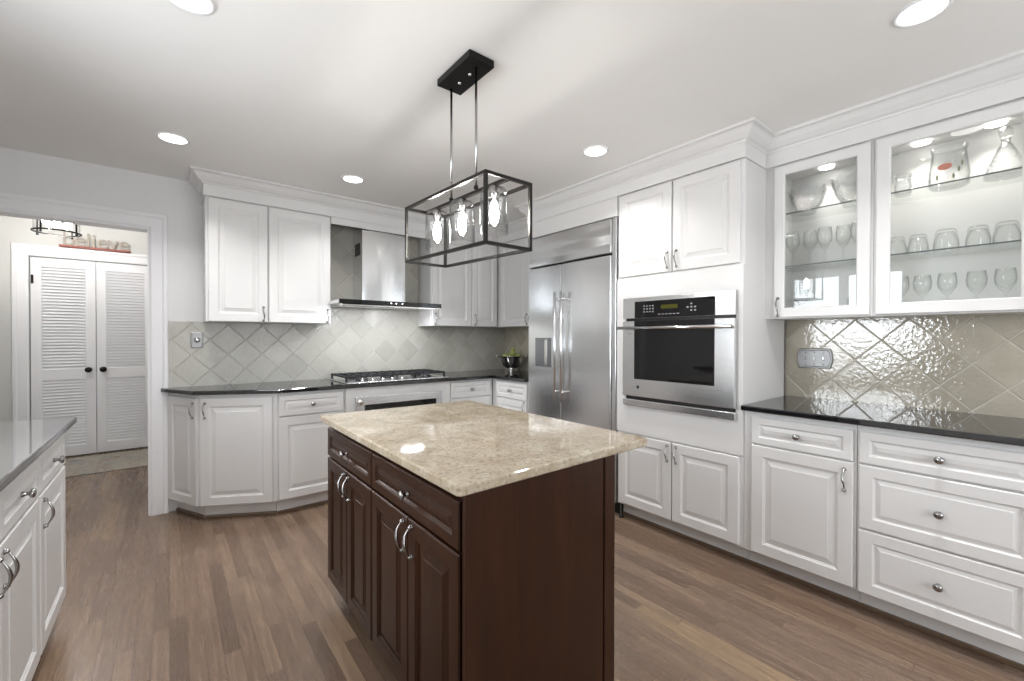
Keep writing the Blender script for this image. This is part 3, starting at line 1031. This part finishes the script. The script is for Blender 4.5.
w = wall_cab('white two-door wall cabinet left of the range hood', fU, 0.207, 1.061, 0.268)
door(w, fU, 0.222, 0.594, UZ + 0.002, 2.288, 0.566, 1.465)
door(w, fU, 0.604, 1.056, UZ + 0.002, 2.288, 1.032, 1.465)
w = wall_cab('white two-door wall cabinet right of the range hood', fU, 1.995, 2.796, 0.268)
door(w, fU, 2.005, 2.458, UZ + 0.002, 2.288, 2.036, 1.470)
door(w, fU, 2.470, 2.790, UZ + 0.002, 2.288, 2.506, 1.470)
fC = frame((2.818, 0, 0), (-1, 0, 0))
w = wall_cab('white wall cabinet in the corner beside the refrigerator', fC, -4.020, -2.904, 0.300)
door(w, fC, -3.690, -3.226, UZ + 0.002, 2.288, -3.250, 1.470)
door(w, fC, -3.218, -2.910, UZ + 0.002, 2.288, -3.194, 1.470)
va = thing('hood_valance', 'white valance board spanning between wall cabinets above the range hood', 'cabinet', (1.53, 3.77, 2.237))
MB().box(1.062, 1.994, 2.238, 2.30, 0.002, 0.016, 0.001, fU, 1).build('board', M_WHITE, va)

# ---- range hood
hd = thing('range_hood', 'stainless chimney range hood with a black control strip', 'range hood', (1.49, 3.73, 1.55))
HF = 3.440
ft_ = frame((0, HF, 0), (0, -1, 0))
MB().box(1.038, 1.928, 1.562, 1.586, -(YB - 0.011 - HF), -0.008, 0.002, ft_).build('canopy', M_STEEL, hd)
cs = MB().box(1.035, 1.931, 1.553, 1.589, -0.008, 0.010, 0.002, ft_).build('control_strip', M_BLKGLASS, hd)
for dx in (1.45, 1.495, 1.55):
    MB().box(dx, dx + 0.010, 1.570, 1.574, 0.010, 0.0106, m=ft_).build('control_light', M_LENS, cs)
MB().box(1.060, 1.905, 1.536, 1.553, -0.07, -0.002, 0.003, ft_).build('lower_lip', M_CHROME, hd)
MB().box(1.075, 1.890, 1.548, 1.556, -0.105, -0.072, m=ft_).build('hood_lamp', M_HOODLENS, hd)
for xx in (1.27, 1.71):
    area_light('hood_lamp_light', (xx, HF + 0.12, 1.546), (0, 0.12, -1), 0.2, 0.05, 4.5, (0.92, 0.95, 1.0), hd)
MB().box(1.100, 1.870, 1.552, 1.562, -0.42, -0.15, 0.002, ft_).build('grease_filter', M_STEEL, hd)
# chimney with softly bowed front
ch = MB()
fy, by, cx0, cx1 = 3.775, YB - 0.0105, 1.334, 1.737
prof = [(cx0, by), (cx0, fy)] + [(cx0 + (cx1 - cx0) * k / 12, fy - 0.012 * math.sin(PI * k / 12)) for k in range(1, 12)] + [(cx1, fy), (cx1, by)]
ch.prism(prof, 1.586, 2.42)
ch.build('chimney', M_HOODSTEEL, hd)
MB().box(cx0 - 0.0015, cx0, 3.83, 3.96, 2.02, 2.13).build('vent_slots', M_BLKPLASTIC, hd)

# ---- cooktop
ck = thing('gas_cooktop', 'stainless gas cooktop with black iron grates under the hood', 'cooktop', (1.55, 3.64, CT1))
MB().box(1.092, 2.006, 3.418, 3.885, CT1, CT1 + 0.012, 0.005).build('tray', M_STEEL, ck)
for bx, by_ in ((1.255, 3.56), (1.255, 3.77), (1.549, 3.70), (1.843, 3.56), (1.843, 3.77)):
    bn = MB().lathe([(0.0, 0.012), (0.050, 0.012), (0.050, 0.020), (0.036, 0.024), (0.036, 0.030), (0.0, 0.031)], Matrix.Translation((bx, by_, CT1)), 20).build('burner', M_IRON, ck)
for gx0_, gx1_ in ((1.106, 1.396), (1.404, 1.694), (1.702, 1.992)):
    b = MB()
    zt = CT1 + 0.056
    y0_, y1_ = 3.490, 3.872
    b.sweep([(gx0_, y0_), (gx0_, y1_), (gx1_, y1_), (gx1_, y0_)], [(-0.006, zt - 0.014), (0.006, zt - 0.014), (0.006, zt), (-0.006, zt)], closed=True)
    for t_ in (0.25, 0.5, 0.75):
        xx = gx0_ + (gx1_ - gx0_) * t_
        b.box(xx - 0.007, xx + 0.007, y0_, y1_, zt - 0.013, zt + 0.002)
    for t_ in (0.27, 0.73):
        yy = y0_ + (y1_ - y0_) * t_
        b.box(gx0_, gx1_, yy - 0.007, yy + 0.007, zt - 0.013, zt + 0.003)
    for xx in (gx0_, gx1_):
        for yy in (y0_, y1_):
            b.box(xx - 0.008, xx + 0.008, yy - 0.008, yy + 0.008, CT1 + 0.011, zt)
    b.build('grate', M_IRON, ck)
for k in range(5):
    MB().lathe([(0.0, 0.012), (0.016, 0.012), (0.015, 0.030), (0.011, 0.033), (0.0, 0.033)], Matrix.Translation((1.22 + 0.085 * k, 3.450, CT1)), 16).build('control_knob', M_CHROME, ck)

# ---- island
fI = frame((0.620, 2.180, 0), (-1, 0, 0))    # local x = 2.180 - Y
isl = thing('kitchen_island', 'espresso wood kitchen island cabinet with drawers and doors', 'island', (0.90, 1.55, 0))
MB().box(0.620, 1.165, 0.949, 2.180, 0.100, 0.884, 0.001).build('carcass', M_DWOOD, isl)
MB().box(0.690, 1.150, 0.960, 2.11, 0.0, 0.100).build('toe_kick', M_DWOOD, isl)
MB().box(0.596, 1.146, 0.932, 0.949, 0.0, 0.884, 0.002).build('end_panel', M_DWOOD, isl)
MB().box(1.150, 1.204, 0.928, 0.975, 0.0, 0.884, 0.004).build('corner_post', M_DWOOD, isl)
MB().box(1.166, 1.182, 0.975, 2.180, 0.0, 0.884, 0.001).build('back_panel', M_DWOOD, isl)
for x0_, x1_ in ((0.003, 0.572), (0.582, 1.207)):
    drawer(isl, fI, x0_, x1_, 0.718, 0.852, mat=M_DWOOD, fr=0.034)
    mid = (x0_ + x1_) / 2
    door(isl, fI, x0_, mid - 0.002, 0.124, 0.708, mid - 0.030, 0.640, mat=M_DWOOD, fr=0.050, hl=0.095)
    door(isl, fI, mid + 0.002, x1_, 0.124, 0.708, mid + 0.030, 0.640, mat=M_DWOOD, fr=0.050, hl=0.095)
it = MB().prism([(0.567, 0.932), (0.578, 0.922), (1.392, 0.928), (1.404, 0.942), (1.397, 2.140), (1.386, 2.152), (0.575, 2.183), (0.564, 2.172)], 0.885, 0.915, bev=0.006, seg=3).build('island_worktop', M_GRAN)
tag(it, 'beige speckled granite worktop on the dark island', 'worktop')

# ---- left run
fL = frame((-0.390, 0, 0), (1, 0, 0))     # local x = Y
lc = base_cab('white base cabinet at left, the far end one with a single door', fL, 2.306, 2.805, 0.606, toe=0.06)
drawer(lc, fL, 2.314, 2.799, 0.712, 0.848)
door(lc, fL, 2.314, 2.799, 0.110, 0.702, 2.358, 0.625)
lc = base_cab('white double-door base cabinet nearest the camera on the left side', fL, 1.350, 2.304, 0.606, toe=0.06)
drawer(lc, fL, 1.358, 1.821, 0.712, 0.848)
drawer(lc, fL, 1.833, 2.296, 0.712, 0.848)
door(lc, fL, 1.358, 1.825, 0.110, 0.702, 1.795, 0.625)
door(lc, fL, 1.829, 2.296, 0.110, 0.702, 1.860, 0.625)
lt = MB().prism([(-0.340, 1.32), (-0.335, 2.820), (-0.350, 2.850), (-0.998, 2.850), (-0.998, 1.32)], CT0, CT1, bev=0.006).build('worktop', M_GREYST)
tag(lt, 'glossy grey stone worktop on the left cabinets', 'worktop')

# ------------------------------------------------------------------ pendant lantern
LX, LY0, LY1, LZ0, LZ1, HW = 1.014, 1.285, 1.952, 1.653, 1.911, 0.108
pl = thing('lantern_pendant', 'black open-frame lantern pendant with three bulbs hanging over the island', 'pendant light', (LX, 1.59, CEIL))
cn = MB().box(LX - 0.062, LX + 0.062, 1.464, 1.731, CEIL - 0.030, CEIL, 0.002).build('canopy', M_BLKMETAL, pl)
for yy in (1.558, 1.640):
    MB().ball((LX, yy, CEIL - 0.034), 0.008).build('screw_cap', M_CHROME, cn)
for yy in (1.508, 1.711):
    rdd = MB().tube([(LX, yy, LZ1 - 0.004), (LX, yy, CEIL - 0.030)], 0.0055).build('rod', M_PEWTER, pl)
    MB().lathe([(0.0, 0), (0.010, 0), (0.010, 0.012), (0.005, 0.018)], Matrix.Translation((LX, yy, LZ1 + 0.004)), 12).build('rod_collar', M_BRONZE, rdd)
t = 0.0062
# the frame hangs a touch low at the end nearest the room
TL = Matrix(((1, 0, 0, 0), (0, 1, 0, 0), (0, 0.028, 1, -0.0504), (0, 0, 0, 1)))
for yy in (LY0, LY1):
    MB().ringpanel((LX - HW - t, LX + HW + t, LZ0 - t, LZ1 + t), (LX - HW + t, LX + HW - t, LZ0 + t, LZ1 - t), -t, t, TL @ Matrix(((1, 0, 0, 0), (0, 0, -1, yy), (0, 1, 0, 0), (0, 0, 0, 1)))).build('end_frame', M_BRONZE, pl)
for xx in (LX - HW, LX + HW):
    for zz in (LZ0, LZ1):
        MB().box(xx - t, xx + t, LY0 + t, LY1 - t, zz - t, zz + t, m=TL).build('long_bar', M_BRONZE, pl)
MB().box(LX - 0.008, LX + 0.008, LY0 + t, LY1 - t, LZ1 - 0.007, LZ1 + 0.006, m=TL).build('centre_bar', M_BRONZE, pl)
for yy in (1.379, 1.617, 1.842):
    T2 = Matrix.Translation((LX, yy, 0.028 * (yy - 1.8)))
    so = MB().lathe([(0.0, LZ1 - 0.007), (0.019, LZ1 - 0.007), (0.019, LZ1 - 0.050), (0.015, LZ1 - 0.054), (0.0, LZ1 - 0.054)], T2, 16).build('socket', M_PEWTER, pl)
    MB().lathe([(0.016, 1.868), (0.0175, 1.850), (0.026, 1.820), (0.030, 1.795), (0.0285, 1.770), (0.020, 1.748), (0.008, 1.738), (0.0, 1.737)], T2, 18).build('bulb', M_SHADE, so)
    MB().lathe([(0.003, 1.850), (0.012, 1.835), (0.018, 1.805), (0.019, 1.785), (0.014, 1.762), (0.004, 1.752)], T2, 14, True, True).build('filament', M_BULB, so)
    MB().lathe([(0.020, 1.898), (0.046, 1.892), (0.054, 1.880), (0.056, 1.868), (0.056, 1.712), (0.0535, 1.712), (0.0535, 1.866), (0.045, 1.888), (0.020, 1.893)], T2, 32).build('glass_shade', M_SHADE, so)

# ------------------------------------------------------------------ recessed ceiling lights
rl0 = thing('recessed_light', 'round recessed ceiling light nearest the hallway opening', 'ceiling light', (0.025, 3.218, CEIL), 'recessed ceiling lights')
T3 = Matrix.Translation((0.025, 3.218, 0))
MB().lathe([(0.065, CEIL - 0.001), (0.065, CEIL - 0.004), (0.073, CEIL - 0.007), (0.080, CEIL - 0.004), (0.080, CEIL - 0.0005)], T3, 32).build('trim_ring', M_TRIM, rl0)
MB().lathe([(0.0, CEIL - 0.003), (0.066, CEIL - 0.003)], T3, 32).build('lens', M_LENS, rl0)
area_light('recessed_lamp', (0.025, 3.218, CEIL - 0.010), (0, 0, -1), 0.11, 0.11, LAMP_W, (1, 0.99, 0.985), rl0, 'DISK', 124)
for px, py, lab in ((1.067, 3.21, 'round recessed ceiling light in front of the range hood'),
                    (2.088, 1.771, 'round recessed ceiling light in front of the refrigerator and oven'),
                    (2.097, 0.284, 'round recessed ceiling light before the glazed cabinets, at top right'),
                    (0.056, 1.850, 'round recessed ceiling light cut by the top edge, at upper left')):
    c_ = copy_tree(rl0)
    c_.location = (px, py, CEIL)
    c_['label'] = lab

# ------------------------------------------------------------------ wall plates
fBs = frame((0, YB - 0.008, 0), (0, -1, 0))
op = thing('outlet_plate', 'small square pewter plate with round socket on the left backsplash', 'outlet', (0.168, YB - 0.012, 1.265))
MB().panel(0.078, 0.118, [(0, 0), (0, 0.004), (0.006, 0.008), (0.011, 0.008), (0.013, 0.006), (0.016, 0.006)], fBs @ Matrix.Translation((0.129, 1.205, 0))).build('plate', M_PEWTER_D, op)
MB().lathe([(0.0, 0.006), (0.020, 0.006), (0.020, 0.016), (0.016, 0.020), (0.008, 0.022), (0, 0.022)], fBs @ Matrix.Translation((0.168, 1.265, 0)), 20).build('socket_face', M_PEWTER, op)
fRs = frame((XR - 0.008, 0, 0), (-1, 0, 0))
sp = thing('switch_plate', 'wide ornate pewter switch plate on the right tile backsplash', 'switch', (XR - 0.012, 0.894, 1.163))
def bowed(ins):
    w_, h_ = 0.082 - ins, 0.061 - ins
    pts = []
    for s1 in (1, -1):
        for k in range(9):
            a_ = (k / 8 - 0.5) * 2
            pts.append((s1 * (w_ + 0.012 * (1 - a_ * a_)), s1 * a_ * h_))
    return pts


pb = MB()
pm = fRs @ Matrix.Translation((-0.8935, 1.163, 0))
pb.rings([pb._v([(x_, y_, z_) for x_, y_ in bowed(i_)], pm) for i_, z_ in ((0, 0), (0, 0.005), (0.004, 0.011), (0.009, 0.011), (0.013, 0.006), (0.016, 0.006))])
pb.build('plate', M_PEWTER_D, sp)
for k in range(3):
    tg = MB().box(-0.948 + k * 0.046 + 0.003, -0.948 + k * 0.046 + 0.013, 1.152, 1.176, 0.006, 0.010, 0.002, fRs).build('toggle', M_PEWTER, sp)
    for z in (1.128, 1.198):
        MB().ball((-0.948 + k * 0.046 + 0.008, z, 0.007), 0.004, fRs, n=8).build('screw', M_PEWTER, tg)

# ------------------------------------------------------------------ colander with fruit
CX, CY = 2.925, 3.650
BS = 0.90    # bowl radius factor
co = thing('colander', 'polished steel footed colander bowl on the corner worktop', 'colander', (CX, CY, CT1))
T4 = Matrix.Translation((CX, CY, CT1)) @ Matrix.Diagonal((BS, BS, 1, 1))
MB().lathe([(0.0, 0.0), (0.052, 0.0), (0.056, 0.004), (0.050, 0.012), (0.036, 0.022), (0.036, 0.030)], T4, 28).build('foot', M_CHROME, co)
MB().lathe([(0.036, 0.030), (0.075, 0.042), (0.110, 0.070), (0.134, 0.110), (0.146, 0.152), (0.153, 0.166), (0.156, 0.164), (0.156, 0.168), (0.150, 0.170), (0.141, 0.152), (0.130, 0.112), (0.106, 0.074), (0.072, 0.046), (0.0, 0.036)], T4, 36).build('bowl', M_CHROME, co)
for s_ in (-1, 1):
    dv = Vector((0.7789, -0.6272, 0)) * s_
    tv = Vector((0.6272, 0.7789, 0))
    p0 = Vector((CX, CY, CT1 + 0.155)) + dv * 0.134
    MB().tube([p0 - tv * 0.045, p0 - tv * 0.045 + dv * 0.030 + Vector((0, 0, 0.018)), p0 - tv * 0.02 + dv * 0.052 + Vector((0, 0, 0.032)), p0 + tv * 0.02 + dv * 0.052 + Vector((0, 0, 0.032)), p0 + tv * 0.045 + dv * 0.030 + Vector((0, 0, 0.018)), p0 + tv * 0.045], 0.0055).build('handle', M_CHROME, co)


def pear(loc, tilt, az, label, leaf=False):
    r = thing('green_pear', label, 'fruit', loc, 'green pears in the colander')
    m = Matrix.Translation(loc) @ Matrix.Diagonal((0.86, 0.86, 0.9, 1)) @ Matrix.Rotation(az, 4, 'Z') @ Matrix.Rotation(tilt, 4, 'Y')
    MB().lathe([(0.002, -0.040), (0.022, -0.038), (0.036, -0.022), (0.040, -0.002), (0.034, 0.020), (0.024, 0.038), (0.017, 0.052), (0.009, 0.060), (0.001, 0.061)], m, 18, True, True).build('flesh', M_FRUIT, r)
    MB().tube([m @ Vector((0, 0, 0.058)), m @ Vector((0.003, 0, 0.070)), m @ Vector((0.008, 0, 0.080))], 0.0022, n=6).build('stem', M_STEM, r)
    if leaf:
        b = MB()
        for dz in (0.0, 0.0015):
            b.bm.faces.new([b.bm.verts.new(m @ Vector(q)) for q in ((0.004, 0, 0.070 + dz), (0.022, 0.014, 0.082 + dz), (0.046, 0.004, 0.098 + dz), (0.026, -0.012, 0.080 + dz))])
        b.build('leaf', M_LEAF, r)


zf = CT1 + 0.165
_rt, _fw = Vector((0.7789, -0.6272, 0)), Vector((0.6272, 0.7789, 0))


def cpos(a_, b_, dz=0.0):
    p = Vector((CX, CY, zf)) + _rt * a_ * 0.82 + _fw * b_ * 0.82
    return (p.x, p.y, p.z + dz)


pear(cpos(-0.070, -0.030, -0.004), 1.2, 2.6, 'green pear lying at the left side of the colander')
pear(cpos(-0.012, -0.080, -0.010), 1.0, -2.2, 'green pear at the front of the colander')
pear(cpos(0.058, -0.040, -0.006), 1.1, -0.5, 'green pear lying at the right side of the colander')
pear(cpos(-0.005, 0.055, 0.0), 1.2, 1.2, 'green pear at the back of the colander')
pear(cpos(0.016, -0.004, 0.044), 0.25, 0.4, 'green pear standing highest in the colander, leaf on its stem', True)

# ------------------------------------------------------------------ glassware in the glazed cabinets
GLS = [1.420, 1.709, 2.017]


def one_mesh(name, mb, mat, label, cat, loc, group):
    """thing that is a single mesh with its origin at its base"""
    mb.bm.verts.ensure_lookup_table()
    o = mb.build(name, mat)
    o.location = loc
    return tag(o, label, cat, group)


def tumbler(h=0.098, r0=0.030, r1=0.040):
    # stands upside down
    return MB().lathe([(r1, 0.0), (r1 * 0.985, h * 0.4), (r0 * 1.04, h * 0.93), (r0 * 0.9, h), (0.0, h), (0.0, h - 0.014), (r0 * 0.85, h - 0.014), (r1 * 0.93, h * 0.4), (r1 * 0.955, 0.0)], n=28)


def goblet(h=0.17, r=0.036):
    return MB().lathe([(0.0, 0.0), (0.033, 0.0), (0.033, 0.003), (0.010, 0.008), (0.0045, 0.020), (0.0045, h * 0.42), (0.014, h * 0.46), (r * 0.9, h * 0.62), (r, h * 0.78), (r * 0.86, h), (r * 0.80, h), (r * 0.94, h * 0.78), (r * 0.82, h * 0.63), (0.0, h * 0.49)], n=24)


tl = ['leftmost upturned tumbler on the middle shelf of the wider glazed cabinet', 'second upturned tumbler from the left on the wider cabinet shelf', 'middle one of five upturned tumblers on the wider cabinet shelf', 'fourth upturned tumbler from the left on the wider cabinet shelf', 'rightmost upturned tumbler on the middle shelf of the wider glazed cabinet']
t0 = None
for k, (yy, sc_) in enumerate(((0.484, 1.0), (0.404, 1.0), (0.305, 1.15), (0.200, 1.05), (0.112, 1.1))):
    if t0 is None:
        t0 = one_mesh('tumbler', tumbler(), M_GLASSW, tl[0], 'glass', (2.935, yy, GLS[1] + 0.0005), 'tumblers on the middle shelf')
        continue
    c_ = t0.copy()
    COL.objects.link(c_)
    c_.location = (2.935, yy, GLS[1] + 0.0005)
    c_.scale = (sc_, sc_, 1.0 + (sc_ - 1) * 0.5)
    c_['label'] = tl[k]

gl_lab = ['leftmost stem glass on the bottom shelf of the wider glazed cabinet', 'second stem glass from the left, bottom of the wider glazed cabinet', 'third stem glass from the left, bottom of the wider glazed cabinet', 'fourth stem glass from the left, bottom of the wider glazed cabinet', 'rightmost stem glass on the bottom shelf of the wider glazed cabinet']
g0 = None
for k, yy in enumerate((0.470, 0.390, 0.300, 0.205, 0.115)):
    if g0 is None:
        g0 = one_mesh('stem_glass', goblet(0.185), M_GLASSW, gl_lab[0], 'glass', (2.94, yy, GLS[0] + 0.0005), 'stem glasses on the bottom shelf')
    else:
        c_ = g0.copy()
        COL.objects.link(c_)
        c_.location = (2.94 + 0.02 * (k % 2), yy, GLS[0] + 0.0005)
        c_['label'] = gl_lab[k]
# narrower cabinet: stemware on the middle shelf
for k, (yy, lab) in enumerate(((0.955, 'leftmost wine glass on the middle shelf of the narrower glazed cabinet'), (0.875, 'second wine glass from the left on the narrower cabinet middle shelf'), (0.795, 'third wine glass from the left on the narrower cabinet middle shelf'), (0.715, 'fourth wine glass from the left on the narrower cabinet middle shelf'), (0.640, 'rightmost wine glass on the middle shelf of the narrower glazed cabinet'))):
    c_ = g0.copy()
    COL.objects.link(c_)
    c_.name = 'wine_glass'
    c_.location = (2.93 + 0.03 * (k % 2), yy, GLS[1] + 0.0005)
    c_.scale = (1.02, 1.02, 1.15)
    c_['label'] = lab
    c_['group'] = 'wine glasses in the narrower cabinet'


def scallop_bowl(r, h, lobes):
    b = MB()
    n = lobes * 6
    def ring(rr, z, am, zm):
        return [b.bm.verts.new(Vector((rr * (1 + am * math.cos(lobes * 2 * PI * k / n)) * math.cos(2 * PI * k / n), rr * (1 + am * math.cos(lobes * 2 * PI * k / n)) * math.sin(2 * PI * k / n), z + zm * math.cos(lobes * 2 * PI * k / n)))) for k in range(n)]
    L = [ring(r * 0.40, 0, 0, 0), ring(r * 0.45, h * 0.10, 0.01, 0), ring(r * 0.78, h * 0.40, 0.02, 0.0), ring(r, h * 0.92, 0.04, h * 0.08),
         ring(r * 0.96, h * 0.92, 0.04, h * 0.08), ring(r * 0.73, h * 0.43, 0.02, 0), ring(r * 0.40, h * 0.14, 0.01, 0)]
    b.rings(L, True, True, True, False)
    return b


one_mesh('crystal_bowl', scallop_bowl(0.095, 0.150, 10), M_CRYSTAL, 'scalloped cut crystal bowl at the left of the narrower cabinet top shelf', 'bowl', (2.94, 0.885, GLS[2] + 0.0005), 'cut crystal bowls')
one_mesh('crystal_bowl', scallop_bowl(0.095, 0.165, 9), M_CRYSTAL, 'scalloped cut crystal bowl at the right of the narrower cabinet top shelf', 'bowl', (2.94, 0.675, GLS[2] + 0.0005), 'cut crystal bowls')
one_mesh('glass_dish', scallop_bowl(0.068, 0.050, 8), M_CRYSTAL, 'small shallow glass dish on the bottom shelf of the narrower cabinet', 'bowl', (2.90, 0.795, GLS[0] + 0.0005), None)
ht = MB().lathe([(0.0, 0), (0.045, 0), (0.045, 0.006), (0.010, 0.014), (0.010, 0.060), (0.030, 0.075), (0.040, 0.110), (0.034, 0.165), (0.022, 0.205), (0.020, 0.205), (0.031, 0.165), (0.036, 0.110), (0.026, 0.080), (0, 0.070)], n=24)
one_mesh('glass_hurricane', ht, M_CRYSTAL, 'footed clear glass hurricane vase at left of the narrower cabinet bottom shelf', 'vase', (2.95, 0.915, GLS[0] + 0.0005), None)
bt = MB().lathe([(0.0, 0), (0.030, 0), (0.032, 0.010), (0.028, 0.090), (0.012, 0.120), (0.010, 0.165), (0.014, 0.172), (0.014, 0.180), (0.009, 0.180), (0.008, 0.120), (0.024, 0.088), (0.026, 0.012), (0, 0.010)], n=20)
one_mesh('glass_bottle', bt, M_GLASSW, 'slim clear glass bottle at right of the narrower cabinet bottom shelf', 'bottle', (2.93, 0.660, GLS[0] + 0.0005), None)

# small creamer, flowered pitcher, decanter on the top shelf of the wider cabinet
cr = thing('glass_creamer', 'small cut glass creamer at left of the wider cabinet top shelf', 'jug', (2.93, 0.462, GLS[2] + 0.0005))
Tc = Matrix.Translation(cr.location)
MB().lathe([(0.0, 0), (0.030, 0), (0.034, 0.010), (0.036, 0.050), (0.030, 0.080), (0.036, 0.105), (0.033, 0.105), (0.027, 0.080), (0.033, 0.050), (0.030, 0.012), (0, 0.010)], Tc, 20).build('body', M_CRYSTAL, cr)
MB().tube([Tc @ Vector(p) for p in ((0, -0.030, 0.090), (0, -0.055, 0.085), (0, -0.058, 0.055), (0, -0.034, 0.030))], 0.004).build('handle', M_CRYSTAL, cr)
pt = thing('glass_pitcher', 'large clear glass pitcher painted with a coral flower, top shelf', 'pitcher', (2.94, 0.298, GLS[2] + 0.0005))
Tp = Matrix.Translation(pt.location)
MB().lathe([(0.0, 0), (0.062, 0), (0.070, 0.008), (0.072, 0.060), (0.064, 0.130), (0.060, 0.165), (0.066, 0.190), (0.063, 0.190), (0.057, 0.165), (0.061, 0.130), (0.069, 0.060), (0.066, 0.012), (0, 0.010)], Tp, 30).build('body', M_GLASSW, pt)
MB().tube([Tp @ Vector(p) for p in ((-0.01, 0.058, 0.150), (-0.02, 0.095, 0.152), (-0.025, 0.118, 0.120), (-0.022, 0.112, 0.070), (-0.014, 0.068, 0.035))], 0.0065).build('handle', M_GLASSW, pt)


def on_pitcher(ang, z):
    r_ = 0.0735 - 0.008 * max(0, (z - 0.06) / 0.07)
    return Tp @ Matrix.Translation((r_ * math.cos(ang), r_ * math.sin(ang), z)) @ Matrix.Rotation(ang, 4, 'Z')


fl_ = MB()
fl_.ball((0, 0, 0), 0.021, on_pitcher(PI * 0.97, 0.085), 0.10, 1.25, 0.75)
fl_.build('painted_flower', M_FLOWER, pt)
for ang, z in ((PI * 1.18, 0.065), (PI * 0.85, 0.04), (PI * 1.10, 0.035), (PI * 1.25, 0.095)):
    MB().ball((0, 0, 0), 0.011, on_pitcher(ang, z), 0.10, 0.45, 1.2).build('painted_leaf', M_PAINTLEAF, pt)
dc = thing('glass_decanter', 'cone-shaped cut glass decanter with stopper at right, top shelf', 'decanter', (2.94, 0.118, GLS[2] + 0.0005))
Td = Matrix.Translation(dc.location)
MB().lathe([(0.0, 0), (0.066, 0), (0.070, 0.008), (0.058, 0.050), (0.030, 0.120), (0.014, 0.155), (0.016, 0.172), (0.012, 0.172), (0.010, 0.155), (0.026, 0.120), (0.054, 0.050), (0.064, 0.012), (0, 0.010)], Td, 20, smooth=False).build('body', M_CRYSTAL, dc)
MB().lathe([(0.0, 0.150), (0.009, 0.150), (0.010, 0.174), (0.022, 0.186), (0.024, 0.205), (0.012, 0.222), (0, 0.224)], Td, 10, smooth=False).build('stopper', M_CRYSTAL, dc)
